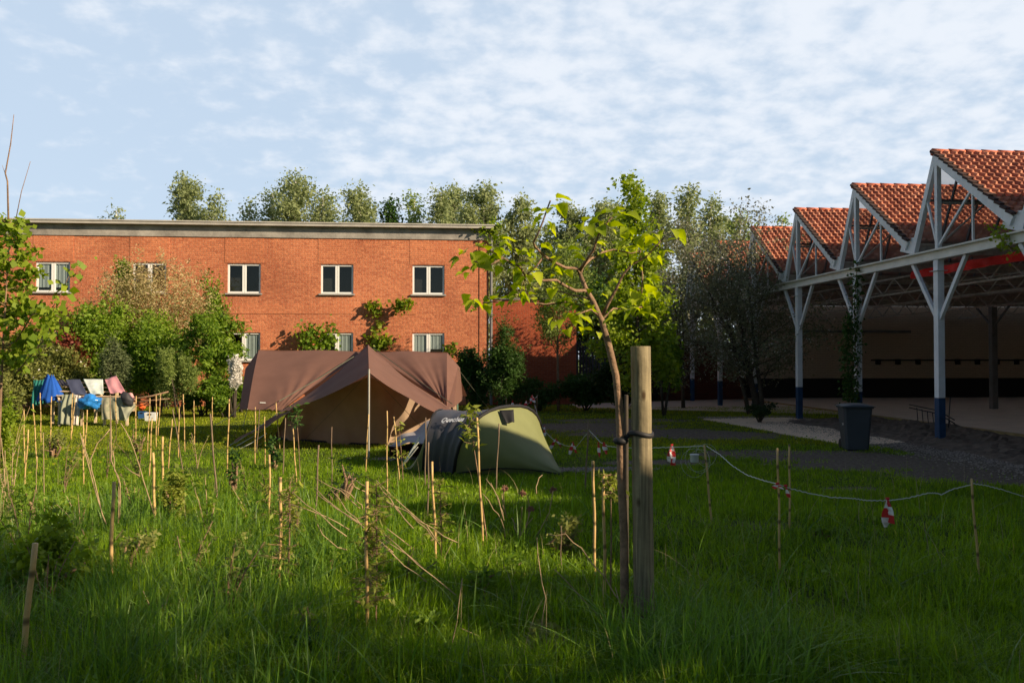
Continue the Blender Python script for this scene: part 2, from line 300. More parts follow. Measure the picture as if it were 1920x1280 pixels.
# ------------------------------------------------------------------ vegetation helpers
def leaf_cloud(name, P, size, m, parent, seed=0, droop=0., aspect=.6, clump=None, jitter=.35):
    r = np.random.default_rng(seed); n = len(P); P = np.asarray(P)
    d = r.normal(size=(n, 3)); d[:, 2] = d[:, 2]*.7-droop; d /= np.linalg.norm(d, axis=1)[:, None]+1e-9
    q = r.normal(size=(n, 3)); s = np.cross(d, q); s /= np.linalg.norm(s, axis=1)[:, None]+1e-9
    up = np.cross(s, d); L_ = (size*(1+jitter*r.normal(size=n)).clip(.4, 1.8))[:, None]
    w = L_*aspect*.5; fold = up*L_*.10
    v = np.stack([P, P+d*L_*.45+s*w+fold, P+d*L_, P+d*L_*.45-s*w+fold], 1).reshape(-1, 3)
    f = np.arange(n*4).reshape(n, 4)
    val = r.random(n)*.6
    if clump is None:
        k = np.sin(P[:, 0]*3.1/size**.3+P[:, 1]*2.3)+np.sin(P[:, 2]*3.7+P[:, 0]*1.7); val = val+.2+.1*k
    else: val = val+clump*.4
    return npmesh(name, v, f, 4, m, parent, np.repeat(val.clip(0, 1), 4))
def tree(name, label, cat, base, h, width, tr, cs, nl, nleaf, ls, lm, bm, seed, group=None, droop=.3, rise=.7, prof=None, lean=(0, 0), sub=5, sig=.05, nstem=1, aspect=.6, extra=None):
    r = np.random.default_rng(seed); base = Vector(base); o = empty(name, base, label, cat, group); tb = MB(); P = []; W = []
    prof = prof or (lambda t: math.sin(math.pi*min(1, .18+.82*(1-t)))**.7)
    for st in range(nstem):
        off = Vector((r.normal()*.02*h, r.normal()*.02*h, 0)) if nstem > 1 else Vector((0, 0, 0))
        ln = Vector((lean[0]+(r.normal()*.10*h if nstem > 1 else 0), lean[1]+(r.normal()*.10*h if nstem > 1 else 0), 0))
        hh = h*(1 if st == 0 else r.uniform(.7, .97)); K = 9; ph = r.uniform(0, 6, 2); tp = []
        for i in range(K):
            t = i/(K-1); tp.append(base+off+ln*t+Vector((math.sin(ph[0]+t*4)*.012*h*t, math.sin(ph[1]+t*5)*.012*h*t, hh*t*.98-.05*(i == 0))))
        trr = tr*(1 if nstem == 1 else .6); tb.tube(tp, [trr*(1-.85*(i/(K-1))) for i in range(K)], 7)
        for i in range(nl//nstem):
            t = cs+(1-cs)*((i+r.random())/(nl/nstem))*.97; q = t*(K-1); a = int(q); p0 = tp[a].lerp(tp[min(a+1, K-1)], q-a)
            rel = (t-cs)/(1-cs); ll = max(.05*h, width*prof(rel)*r.uniform(.65, 1.15)); az = i*2.4+r.normal()*.5+st
            dv = Vector((math.cos(az), math.sin(az), rise*r.uniform(.5, 1.4))).normalized(); pts = [p0]; cur = p0.copy(); dd = dv.copy()
            for k in range(4):
                dd = (dd+Vector((r.normal()*.15, r.normal()*.15, r.normal()*.12-droop*.18))).normalized(); cur = cur+dd*ll/4; pts.append(cur.copy())
            rr = max(.006, trr*.35*(1-rel*.6)); tb.tube(pts, [rr*(1-.2*k) for k in range(5)], 4, cap=False)
            for s_ in range(sub):
                u = r.uniform(.25, 1)*4; a2 = min(3, int(u)); b0 = pts[a2].lerp(pts[a2+1], u-a2)
                d2 = (dd+Vector((r.normal()*.7, r.normal()*.7, r.normal()*.5-droop*.5))).normalized(); l2 = ll*r.uniform(.2, .5); b1 = b0+d2*l2
                if sub <= 6: tb.tube([b0, b1], [rr*.4, rr*.2], 3, cap=False)
                P.append((b0, b1)); W.append(l2+.2*ll)
    W = np.array(W); W /= W.sum(); idx = r.choice(len(P), nleaf, p=W)
    A = np.array([[*a] for a, b in P]); B = np.array([[*b] for a, b in P]); u = r.random(nleaf)[:, None]
    pos = A[idx]*(1-u)+B[idx]*u+r.normal(size=(nleaf, 3))*sig*h*np.array([1, 1, 1.1]); pos[:, 2] = np.maximum(pos[:, 2], base.z+.1)
    cl = r.random(len(P))[idx]
    tb.build('trunk', bm, o, smooth=True); leaf_cloud('crown', pos, ls, lm, o, seed+1, droop, aspect, clump=cl)
    if extra:
        k = r.choice(nleaf, extra[1]); leaf_cloud('blossom', pos[k]+r.normal(size=(extra[1], 3))*.03, extra[2], extra[0], o, seed+5, 0, 1.0)
    return o
def bush(name, label, cat, c, hx, hy, z0, z1, nleaf, ls, lm, seed, group=None, lobes=14, droop=0, stems=6, bm=None, point=0, aspect=.6, extra=None):
    """c on the ground; hx, hy half widths; foliage between z0 and z1; uneven lobes of leaves on real stems"""
    r = np.random.default_rng(seed); c = Vector(c); o = empty(name, c, label, cat, group); sb = MB(); C = []
    for i in range(lobes):
        d = r.normal(size=3); d /= np.linalg.norm(d); q = r.uniform(.35, .95)
        zt = (d[2]*q*.5+.5); sh = 1-point*zt
        C.append((c.x+d[0]*q*hx*sh, c.y+d[1]*q*hy*sh, c.z+z0+(z1-z0)*(.08+.84*zt)))
    C = np.array(C); hz = (z1-z0)/2; rad = r.uniform(.22, .42, lobes)
    idx = r.choice(lobes, nleaf, p=rad**2/np.sum(rad**2)); d = r.normal(size=(nleaf, 3)); d /= np.linalg.norm(d, axis=1)[:, None]
    q = r.random(nleaf)[:, None]**.45*1.1; sc = rad[idx][:, None]*np.array([[hx, hy, hz]])
    if point: sc = sc*(1-.5*point*((C[idx, 2:3]-c.z-z0)/(z1-z0)))
    pos = C[idx]+d*q*sc; bumpy = np.sin(pos[:, 0]*9)*np.sin(pos[:, 1]*8+1)*np.sin(pos[:, 2]*10); pos += d*bumpy[:, None]*.12*sc; pos[:, 2] = np.maximum(pos[:, 2], c.z+.03)
    for i in range(min(stems, lobes)):
        k = Vector(C[i]); a = c+Vector((r.normal()*hx*.08, r.normal()*hy*.08, -.03)); m_ = a.lerp(k, .5)+Vector((r.normal()*.05, 0, .12*(z1-z0))); sb.tube([a, m_, k], [.03, .02, .008], 5)
    sb.build('stem', bm or M['bark_dark'], o, smooth=True); cl = r.random(lobes)[idx]
    # loose shoots that break up the outline
    ns = lobes*3; si = r.integers(lobes, size=ns); sd = r.normal(size=(ns, 3)); sd[:, 2] = np.abs(sd[:, 2])*1.1+.2; sd /= np.linalg.norm(sd, axis=1)[:, None]
    k2 = r.random(nleaf) < .20; js = r.integers(ns, size=int(k2.sum())); tt = r.uniform(.5, 1.25, len(js))[:, None]
    pos[k2] = C[si[js]]+sd[js]*tt*(rad[si[js]][:, None]*np.array([[hx, hy, hz]]))*1.25+r.normal(size=(len(js), 3))*ls*.5; pos[:, 2] = np.maximum(pos[:, 2], c.z+.03)
    leaf_cloud('foliage', pos, ls, lm, o, seed+1, droop, aspect, clump=cl)
    if extra:
        k = r.choice(nleaf, extra[1]); leaf_cloud('blossom', pos[k]+d[k]*.03, extra[2], extra[0], o, seed+5, 0, 1.0)
    return o

# ================================================================== GROUND
NG = np.random.default_rng(3).random((256, 256))
def vn(x, y):
    xi, yi = np.floor(x).astype(int), np.floor(y).astype(int); fx_, fy_ = x-xi, y-yi; fx_ = fx_*fx_*(3-2*fx_); fy_ = fy_*fy_*(3-2*fy_); g_ = lambda a, b: NG[a % 256, b % 256]
    return (g_(xi, yi)*(1-fx_)+g_(xi+1, yi)*fx_)*(1-fy_)+(g_(xi, yi+1)*(1-fx_)+g_(xi+1, yi+1)*fx_)*fy_
def bumps(x, y): return .6*vn(x*.9+7, y*.9+3)+.28*vn(x*2.3, y*2.3)+.12*vn(x*5.1, y*5.1)
SOIL = []
for px, py, rx, ry, s in [(1110, 800, 2.2, 1.6, 1), (1220, 812, 2.3, 1.5, 1), (1170, 788, 2.6, 1.0, .7), (1330, 815, 2.0, 1.4, .8), (1000, 850, .5, .25, .6), (1240, 868, 1.1, .5, .9),
                          (1450, 850, 2.2, .8, .75), (1720, 872, 2.6, .9, 1), (1880, 890, 2.0, 1.3, .9), (1560, 856, 2.0, .6, .9), (1590, 918, .5, .25, .7), (1430, 985, .5, .25, .6), (800, 862, 1.0, .22, .8), (1100, 882, .9, .2, .7), (1840, 862, 4, 1.0, 1)]:
    g = at(px, py); SOIL.append((g.x, g.y, rx, ry, s))
def soil(x, y):
    v = np.zeros_like(x); w = .35*(bumps(x*2.3, y*2.9)-.5)+.15*np.sin(x*7+y*3)*np.sin(y*8-x*2)
    for cx, cy_, rx, ry, s in SOIL:
        d = np.sqrt(((x-cx)/rx)**2+((y-cy_)/ry)**2)+w; v = np.maximum(v, s*np.clip((1.15-d)/.5, 0, 1))
    # bare strip along the shed's columns
    e = np.clip((x-8.9+w*1.2)/.7, 0, 1)*np.clip((22-y)/2, 0, 1); v = np.maximum(v, e)
    return v
xs = np.concatenate([-np.geomspace(3000, 16, 22), np.arange(-15, 15.01, .15), np.geomspace(16, 3000, 22)])
ys = np.concatenate([-np.geomspace(3000, 8, 18), np.arange(-7, 36.01, .2), np.geomspace(37.5, 4000, 20)])
X, Y = np.meshgrid(xs, ys); Z = np.where((np.abs(X) < 16) & (Y < 34) & (Y > -8), (bumps(X*.8, Y*.8)-.5)*.05*np.clip((33-Y)/4, 0, 1), 0)
Z = np.where(X > 8.5, np.minimum(Z, -.004), Z)
co = np.stack([X, Y, Z], 2).reshape(-1, 3); nx, ny = len(xs), len(ys)
i0 = (np.arange(ny-1)[:, None]*nx+np.arange(nx-1)[None]).ravel(); F = np.stack([i0, i0+1, i0+nx+1, i0+nx], 1)
def groundmat():
    m = bpy.data.materials.new('ground_soil_and_turf'); m.use_nodes = True; t = m.node_tree; p = t.nodes['Principled BSDF']; p.inputs['Roughness'].default_value = .95; p.inputs['Specular IOR Level'].default_value = .1
    a = t.nodes.new('ShaderNodeAttribute'); a.attribute_name = 'var'; c = t.nodes.new('ShaderNodeTexCoord')
    def noise(s, d=6):
        n = t.nodes.new('ShaderNodeTexNoise'); n.inputs['Scale'].default_value = s; n.inputs['Detail'].default_value = d; n.inputs['Roughness'].default_value = .7; t.links.new(c.outputs['Object'], n.inputs['Vector']); return n
    def ramp(n, c1, c2, a_=.35, b_=.65):
        r = t.nodes.new('ShaderNodeValToRGB'); r.color_ramp.elements[0].color = (*c1, 1); r.color_ramp.elements[1].color = (*c2, 1); r.color_ramp.elements[0].position = a_; r.color_ramp.elements[1].position = b_; t.links.new(n.outputs['Fac'], r.inputs[0]); return r
    turf = ramp(noise(3), (.035, .055, .012), (.10, .14, .02)); dirt = ramp(noise(14), (.075, .058, .042), (.23, .185, .14))
    add = t.nodes.new('ShaderNodeMath'); add.operation = 'MULTIPLY_ADD'; add.inputs[1].default_value = .5; t.links.new(noise(9).outputs['Fac'], add.inputs[0]); t.links.new(a.outputs['Fac'], add.inputs[2])
    mr = t.nodes.new('ShaderNodeMapRange'); mr.inputs['From Min'].default_value = .5; mr.inputs['From Max'].default_value = .85; t.links.new(add.outputs[0], mr.inputs['Value'])
    mx = t.nodes.new('ShaderNodeMix'); mx.data_type = 'RGBA'; t.links.new(mr.outputs[0], mx.inputs['Factor']); t.links.new(turf.outputs[0], mx.inputs['A']); t.links.new(dirt.outputs[0], mx.inputs['B']); t.links.new(mx.outputs['Result'], p.inputs['Base Color'])
    b = t.nodes.new('ShaderNodeBump'); b.inputs['Strength'].default_value = .9; b.inputs['Distance'].default_value = .04; t.links.new(noise(22).outputs['Fac'], b.inputs['Height']); t.links.new(b.outputs[0], p.inputs['Normal']); return m
g = npmesh('ground', co, F, 4, groundmat(), None, soil(co[:, 0], co[:, 1])); tag(g, 'lawn ground with worn bare earth patches', 'ground', kind='structure')
def flat(name, pts, z, m, label, th=.0):
    b = MB(); n = len(pts); vs = [(p.x, p.y, z) for p in pts]+[(p.x, p.y, z-.12) for p in pts]
    b.add(vs, [tuple(range(n))]+[(i, i+n, (i+1) % n+n, (i+1) % n) for i in range(n)]); return tag(b.build(name, m), label, name, kind='structure')
flat('path', [at(*q) for q in [(1735, 826), (1660, 832), (1575, 832), (1500, 820), (1440, 808), (1385, 798), (1318, 786), (1330, 782), (1400, 782), (1480, 783), (1530, 788), (1600, 800), (1660, 812)]], .012, M['path'], 'pale sandy gravel path narrowing towards the shed')
flat('pavement', [Vector((q[0], q[1], 0)) for q in [(5.2, 31.5), (13.6, 27.0), (13.6, 38), (5.2, 34)]], .016, M['floor'], 'pinkish concrete pavement in front of the shed end')
# shed floor
fl = MB(); fl.box((13.6, -16, -.1), (37, 38, .05)); tag(fl.build('floor', M['floor']), 'beige concrete floor under the saw-tooth roof', 'floor', kind='structure')
kb = MB(); kb.box((13.48, -16, -.1), (13.6, 38, .058)); tag(kb.build('kerb', mat('kerb_yellow', (.32, .22, .09), .9, var=.3)), 'worn yellowish kerb along the concrete floor', 'kerb', kind='structure')
# turned earth heap between columns and floor (one continuous strip of soil, and a mound)
b = MB(); n_x, n_y = 26, 110
for j in range(n_y+1):
    for i in range(n_x+1):
        u = i/n_x; yy = 10+15.6*j/n_y; x = 9.9+3.56*u; e = math.sin(math.pi*u)**.6*min(1, (j/n_y)*14, (1-j/n_y)*7)
        mound = .15*math.exp(-((yy-20.6)/1.1)**2-((x-12.3)/.75)**2)+.16*math.exp(-((yy-24.3)/.5)**2-((x-12.7)/.6)**2)
        b.v.append((x+.12*math.sin(yy*2.1)*(u < .5), yy, -.01+e*(.06+.05*math.sin(x*5+yy*3)*math.sin(yy*4.3)+random.uniform(0, .10)+mound)))
b.f = [(j*(n_x+1)+i, j*(n_x+1)+i+1, (j+1)*(n_x+1)+i+1, (j+1)*(n_x+1)+i) for j in range(n_y) for i in range(n_x)]; b.m = [0]*len(b.f)
tag(b.build('soil_bank', M['soil']), 'dark dug earth heaped beside the shed columns', 'soil', kind='stuff')
# gravel: pebbles scattered over the strip in front of the columns, along the path edge and by the tents
def pebbles(name, pos, s0, s1, m, label):
    n = len(pos); s = rng.uniform(s0, s1, n)[:, None]; th = rng.uniform(0, 6.28, n)
    base = np.array([[1, 0, 0], [0, 1, 0], [-1, 0, 0], [0, -1, 0], [0, 0, .8]], float); V = []
    for k in range(5):
        c, si = np.cos(th), np.sin(th); q = base[k]; V.append(pos+np.stack([(q[0]*c-q[1]*si), (q[0]*si+q[1]*c), np.full(n, q[2])], 1)*s*rng.uniform(.6, 1.2, (n, 1)))
    v = np.stack(V, 1).reshape(-1, 3); o = np.arange(n)[:, None, None]*5; f = (np.array([[0, 1, 4], [1, 2, 4], [2, 3, 4], [3, 0, 4]])[None]+o).reshape(-1, 3)
    return tag(npmesh(name, v, f, 3, m, None, np.repeat(rng.random(n), 5)), label, 'gravel', kind='stuff')
n = 9000; y = rng.uniform(9, 24, n); x = rng.normal(9.75, .55, n); P1 = np.stack([x, y, np.full(n, .004)], 1)
e0, e1, e2 = at(1318, 784), at(1480, 781), at(1640, 806); t = rng.random((2600, 1)); A = np.array([*e0]); Bq = np.array([*e1]); Cq = np.array([*e2])
P2 = np.where(t < .5, A+(Bq-A)*t*2, Bq+(Cq-Bq)*(t*2-1))+rng.normal(size=(2600, 3))*[.15, .22, 0]; P2[:, 2] = .012
g0 = [at(800, 861), at(1105, 882)]; P3 = np.array([*g0[0]])+rng.normal(size=(1600, 3))*[.45, .10, 0]; P4 = np.array([*g0[1]])+rng.normal(size=(1500, 3))*[.45, .12, 0]; P3[:, 2] = P4[:, 2] = .02
pebbles('gravel', np.concatenate([P1, P2, P3, P4]), .01, .03, leafmat('gravel', (.14, .11, .09), (.38, .31, .25), 0, .9), 'loose grey gravel along the shed, the path edge and the tents')
# ================================================================== BRICK BUILDING
D = 34.0
def zf(py): return HC+(673-py)*(D/F_PX)*1.0
def fx(px, py=600): return atY(px, py, D).x
def fz(px, py): return atY(px, py, D).z
def wallgrid(x0, x1, z0, z1, holes, y, th, mi=0, b=None):
    b = b or MB(); xs_ = sorted({x0, x1, *[h[0] for h in holes], *[h[1] for h in holes]}); zs = sorted({z0, z1, *[h[2] for h in holes], *[h[3] for h in holes]})
    for i in range(len(xs_)-1):
        for k in range(len(zs)-1):
            a, c, d, e = xs_[i], xs_[i+1], zs[k], zs[k+1]; mx_, mz = (a+c)/2, (d+e)/2
            if any(h[0] < mx_ < h[1] and h[2] < mz < h[3] for h in holes): continue
            b.add([(a, y, d), (c, y, d), (c, y, e), (a, y, e)], [(0, 1, 2, 3)], mi)
    for h in holes:
        a, c, d, e = h; b.add([(a, y, d), (c, y, d), (c, y, e), (a, y, e), (a, y+th, d), (c, y+th, d), (c, y+th, e), (a, y+th, e)], [(0, 1, 5, 4), (1, 2, 6, 5), (2, 3, 7, 6), (3, 0, 4, 7)], mi)
    return b
ZT = fz(500, 419); XR = fx(915); XL = fx(0)-16
wcx = [99.5, 279, 457, 635, 804.5]; wcx_all = [457-178*3, *wcx]
pitch = (fx(804.5)-fx(99.5))/4; W_ = 1.26
wx = [fx(457)+pitch*k for k in range(-6, 3)]; wx = [x for x in wx if x > XL+1.5]
z_u0, z_u1 = fz(457, 550), fz(457, 494); z_l0, z_l1 = fz(457, 676), fz(457, 623)
bld = empty('brick_building', (XL, D, 0), 'long two-storey orange brick building with flat concrete roof edge behind the tents', 'building')
holes = [(x-W_/2, x+W_/2, z0, z1) for x in wx for z0, z1 in ((z_u0, z_u1), (z_l0, z_l1))]
wb = wallgrid(XL, XR, -.1, ZT-.55, holes, D, .14)
wb.add([(XR, D, -.1), (XR, D+12, -.1), (XR, D+12, ZT-.55), (XR, D, ZT-.55), (XL, D, -.1), (XL, D+12, -.1), (XL, D+12, ZT-.55), (XL, D, ZT-.55)], [(0, 1, 2, 3), (4, 7, 6, 5), (1, 5, 6, 2)])
wb.build('wall', M['brick'], bld)
for x in wx:   # smoother infill brick above each window, and band between the storeys
    p = MB(); p.box((x-.72, D-.012, z_u1+.02), (x+.74, D+.02, ZT-.58)); p.build('brick_panel', M['brick_new'], bld)
p = MB(); p.box((XL, D-.018, z_l1+.721), (XR-2.8, D+.02, z_l1+1.05)); p.build('brick_band', M['brick_new'], bld)
p = MB(); p.box((XR-.34, D-.030, -.1), (XR+.02, D+.03, ZT-.56)); p.build('corner_pier', M['brick'], bld)
cr_ = MB(); cr_.box((XL, D-.05, ZT-.55), (XR+.05, D+12, ZT-.12)); cr_.build('cornice', M['concrete'], bld)
cr_ = MB(); cr_.box((XL-.1, D-.30, ZT-.12), (XR+.2, D+12.1, ZT-.02)); cr_.box((XL-.1, D-.33, ZT-.02), (XR+.25, D+12.1, ZT+.03)); cr_.build('roof', M['coping'], bld)
M['win'] = glassmat('window_glass', (.88, .92, .92), 0, refl=.06)
M['roomdark'] = mat('dark_room', (.015, .016, .015), .9); M['blindgrey'] = mat('blind_cloth', (.27, .31, .30), .9, var=.05); M['sill'] = mat('sill_stone', (.33, .32, .30), .8)
def window(x, z0, z1, blind):
    w, h = W_, z1-z0; f = MB(); y = D+.05; t = .075
    for a, c in ((x-w/2, x), (x, x+w/2)):
        f.box((a+.004, y, z0+.004), (a+t, y+.07, z1-.004)); f.box((c-t, y, z0+.004), (c-.004, y+.07, z1-.004))
        f.box((a+t, y+.002, z0+.004), (c-t, y+.068, z0+t)); f.box((a+t, y+.002, z1-t), (c-t, y+.068, z1-.004))
    o = f.build('window', M['wframe'], bld, bevel=.006)
    g_ = MB()
    for a, c in ((x-w/2+t, x-t), (x+t, x+w/2-t)): g_.add([(a, y+.03, z0+t), (c, y+.03, z0+t), (c, y+.03, z1-t), (a, y+.03, z1-t)], [(0, 1, 2, 3)])
    gg = g_.build('pane', M['win'], o)
    s = MB(); s.box((x-w/2-.06, D-.09, z0-.05), (x+w/2+.06, D+.05, z0+.003)); s.build('sill', M['sill'], o)
    k = MB(); k.box((x-w/2, y+.5, z0-.02), (x+w/2, y+.52, z1+.02)); k.box((x-w/2-.001, y+.071, z0-.01), (x-w/2+.01, y+.5, z1)); k.box((x+w/2-.01, y+.071, z0-.01), (x+w/2+.001, y+.5, z1)); k.box((x-w/2, y+.071, z1), (x+w/2, y+.5, z1+.01)); k.build('room', M['roomdark'], o)
    for side, low in blind:
        a = x-w/2+t if side == 0 else x+t*.3; r_ = MB(); n = 10
        r_.patch((a, y+.055, z0+t+low*h), (a+w/2-t*1.2, y+.055, z0+t+low*h), (a+w/2-t*1.2, y+.055, z1-.02), (a, y+.055, z1-.02), 10, 1, lambda u, v: .012*math.sin(u*25)); r_.build('blind', M['blindgrey'], o)
k0 = min(range(len(wx)), key=lambda i: abs(wx[i]-fx(99.5)))
for i, x in enumerate(wx):
    j = i-k0
    window(x, z_u0, z_u1, {0: [(0, .1), (1, .1)]}.get(j, []))
    window(x, z_l0, z_l1, {2: [(1, 0)], 3: [(1, .05)], 4: [(0, .0), (1, .35)], 0: [(0, .2)]}.get(j, []))
dp = MB(); dp.tube([(XR+.12, D-.08, ZT-.2), (XR+.12, D-.08, 0)], .055, 8); dp.build('drainpipe', M['gutter'], bld)
# low wall to the right and gate
XW = fx(1082); ZW = fz(1000, 558)
lw = empty('brick_wall', (XR+.2, D+.2, 0), 'lower red brick boundary wall beside the end of the long building', 'wall')
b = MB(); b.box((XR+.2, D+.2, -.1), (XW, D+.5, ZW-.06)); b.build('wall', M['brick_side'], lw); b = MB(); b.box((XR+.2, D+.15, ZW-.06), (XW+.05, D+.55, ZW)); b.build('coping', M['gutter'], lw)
gt = empty('slatted_gate', (XW+.1, D+1.2, 0), 'dark upright slatted gate beside the red brick wall', 'gate'); b = MB(); x = XW+.15
while x < XW+1.4: b.box((x, D+1.2, .05), (x+.09, D+1.23, 2.55)); x += .13
b.build('slats', mat('dark_timber', (.045, .05, .055), .8, var=.3), gt); b = MB(); b.box((XW+.1, D+1.24, .4), (XW+1.45, D+1.30, .5)); b.box((XW+.1, D+1.24, 2.2), (XW+1.45, D+1.30, 2.3)); b.build('rail', M['gutter'], gt)
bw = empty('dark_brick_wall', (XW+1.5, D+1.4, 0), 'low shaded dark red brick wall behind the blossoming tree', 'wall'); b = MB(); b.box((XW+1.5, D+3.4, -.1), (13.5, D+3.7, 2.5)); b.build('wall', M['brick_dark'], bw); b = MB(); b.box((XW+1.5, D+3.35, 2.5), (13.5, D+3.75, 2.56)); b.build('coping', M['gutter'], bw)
# ================================================================== SAW-TOOTH SHED
X0, XE, Y0, BAY = 10.85, 36.5, 17.9, 3.665
ZP, ZV, ZB = 6.27, 4.28, 3.96
shed = empty('saw_tooth_shed', (X0, Y0, 0), 'open shed with white steel columns and a row of red tiled saw-tooth roofs', 'shed')
N0, N1 = -9, 6
def mk(fn, name, m, **k):
    b = MB(); fn(b); return b.build(name, m, shed, **k)
def shift(o, n, parent=shed):
    c = o.copy(); col.objects.link(c); c.parent = parent; c.matrix_parent_inverse = o.matrix_parent_inverse.copy(); c.location = o.location+Vector((0, n*BAY, 0))
    for ch in o.children:
        d = ch.copy(); col.objects.link(d); d.parent = c; d.matrix_parent_inverse = ch.matrix_parent_inverse.copy()
    return c
proto = []
colm = mk(lambda b: (b.box((X0-.075, Y0-.085, .96), (X0+.075, Y0+.085, ZB-.002)), b.box((X0-.13, Y0-.14, ZB-.25), (X0+.13, Y0+.14, ZB-.24))), 'column', M['steel'], bevel=.012)
b = MB(); b.box((X0-.078, Y0-.088, -.1), (X0+.078, Y0+.088, .96)); cb_ = b.build('blue_base', M['blue'], colm, bevel=.012); colm_base = cb_; cb_.matrix_parent_inverse = Matrix.Translation((0, 0, 0))
colm.matrix_parent_inverse = Matrix.Translation(-shed.location)
proto.append(colm)
proto.append(mk(lambda b: b.beam((X0, Y0+.06, 2.68), (X0, Y0+1.0, ZB), .07, .09), 'brace', M['steel']))
proto.append(mk(lambda b: b.beam((X0, Y0-.06, 2.68), (X0, Y0-1.0, ZB), .07, .09), 'brace', M['steel']))
YF, YN = Y0+.97, Y0-(BAY-.97)       # far and near valley
def gable(b):
    b.beam((X0, Y0, ZB+.2), (X0, Y0, ZP-.18), .10, .10, up=(0, 1, 0))
    b.beam((X0, Y0+.02, ZP), (X0, YF-.0, ZB+.22), .10, .14)
    b.beam((X0+.002, Y0+.42, 5.35), (X0+.002, Y0+.02, ZB+.25), .045, .05); b.beam((X0, Y0-.02, ZB+.3), (X0, Y0-1.23, 5.28), .045, .05)
    b.beam((X0, Y0-1.23, ZB+.22), (X0, Y0-1.23, 5.25), .04, .04, up=(0, 1, 0))
def gusset(b):
    b.add([(X0-.03, YN-.03, ZB+.22), (X0-.03, YN+.55, ZV+.05), (X0-.03, YN+.38, ZV+.32), (X0-.03, YN-.16, ZV+.28), (X0+.03, YN-.03, ZB+.22), (X0+.03, YN+.55, ZV+.05), (X0+.03, YN+.38, ZV+.32), (X0+.03, YN-.16, ZV+.28)],
          [(0, 1, 2, 3), (7, 6, 5, 4), (0, 4, 5, 1), (1, 5, 6, 2), (2, 6, 7, 3), (3, 7, 4, 0)])
proto.append(mk(gable, 'gable_frame', M['steel'])); proto.append(mk(gusset, 'gusset', M['steel']))
proto.append(mk(lambda b: b.add([(XE, Y0, ZP), (XE, YF, ZV), (XE, YN, ZV)], [(0, 1, 2)]), 'gable_wall', M['block']))
proto.append(mk(lambda b: b.beam((X0-.02, Y0+.03, ZP-.05), (X0-.02, YN+.18, ZV+.12), .12, .20), 'bargeboard', M['steel']))
# pantile slope: real relief
sl_a = np.array([Y0+.06, ZP+.05]); sl_b = np.array([YN+.10, ZV+.20]); dv = sl_b-sl_a; SL = np.linalg.norm(dv); du = dv/SL; nn = np.array([du[1], -du[0]]); nn = nn if nn[1] > 0 else -nn
cw, rows, sx_ = .178, 16, 8; ncol = int((XE-X0)/cw); ux = np.arange(ncol*sx_+1)/sx_; fr_u = ux % 1.0; hx_ = np.where(fr_u < .5, .058*np.sin(np.pi*fr_u/.5)**.8, -.012*np.sin(np.pi*(fr_u-.5)/.5))
vv, hh_ = [], []
for r_ in range(rows): vv += [r_+.0, r_+.5, r_+.93, r_+.985]; hh_ += [0, .022, .048, .048]
vv.append(rows); hh_.append(.048); vv = np.array(vv)/rows*SL; hh_ = np.array(hh_)
UX, VV = np.meshgrid(ux*cw+X0-.06, vv); H = hh_[:, None]+hx_[None, :]*1.0+rng.normal(size=(len(vv), ncol+1))[:, np.minimum((ux).astype(int), ncol)]*.003
cot = np.stack([UX, sl_a[0]+du[0]*VV+nn[0]*H, sl_a[1]+du[1]*VV+nn[1]*H], 2).reshape(-1, 3); w_ = len(ux); i0 = (np.arange(len(vv)-1)[:, None]*w_+np.arange(w_-1)[None]).ravel()
Ft = np.stack([i0, i0+w_, i0+w_+1, i0+1], 1)
def tilemat():
    m = mat('pantile_roof', (.50, .115, .045), .7, spec=.3, bump=.12, bscale=40); t = m.node_tree; p = t.nodes['Principled BSDF']; c = t.nodes.new('ShaderNodeTexCoord'); s = t.nodes.new('ShaderNodeSeparateXYZ'); t.links.new(c.outputs['Object'], s.inputs[0])
    def fl_(sock, k):
        a = t.nodes.new('ShaderNodeMath'); a.operation = 'DIVIDE'; a.inputs[1].default_value = k; t.links.new(sock, a.inputs[0]); f = t.nodes.new('ShaderNodeMath'); f.operation = 'FLOOR'; t.links.new(a.outputs[0], f.inputs[0]); return f.outputs[0]
    cb2 = t.nodes.new('ShaderNodeCombineXYZ'); t.links.new(fl_(s.outputs['X'], cw), cb2.inputs[0]); t.links.new(fl_(s.outputs['Z'], (ZP-ZV-.15)/rows), cb2.inputs[1])
    w = t.nodes.new('ShaderNodeTexWhiteNoise'); t.links.new(cb2.outputs[0], w.inputs['Vector']); r = t.nodes.new('ShaderNodeValToRGB'); e = r.color_ramp.elements; e[0].color = (.28, .09, .055, 1); e[1].color = (.58, .26, .155, 1); e2 = e.new(.5); e2.color = (.44, .16, .088, 1)
    t.links.new(w.outputs['Value'], r.inputs[0]); n = t.nodes.new('ShaderNodeTexNoise'); n.inputs['Scale'].default_value = 2.5; n.inputs['Detail'].default_value = 8; t.links.new(c.outputs['Object'], n.inputs['Vector'])
    mr = t.nodes.new('ShaderNodeMapRange'); mr.inputs['From Min'].default_value = .5; mr.inputs['From Max'].default_value = .8; mr.inputs['To Max'].default_value = .75; t.links.new(n.outputs['Fac'], mr.inputs['Value'])
    mx = t.nodes.new('ShaderNodeMix'); mx.data_type = 'RGBA'; t.links.new(mr.outputs[0], mx.inputs['Factor']); t.links.new(r.outputs[0], mx.inputs['A']); mx.inputs['B'].default_value = (.16, .06, .035, 1); t.links.new(mx.outputs['Result'], p.inputs['Base Color']); return m
M['tileroof'] = tilemat()
tl = npmesh('tile_slope', cot, Ft, 4, M['tileroof'], shed); proto.append(tl)
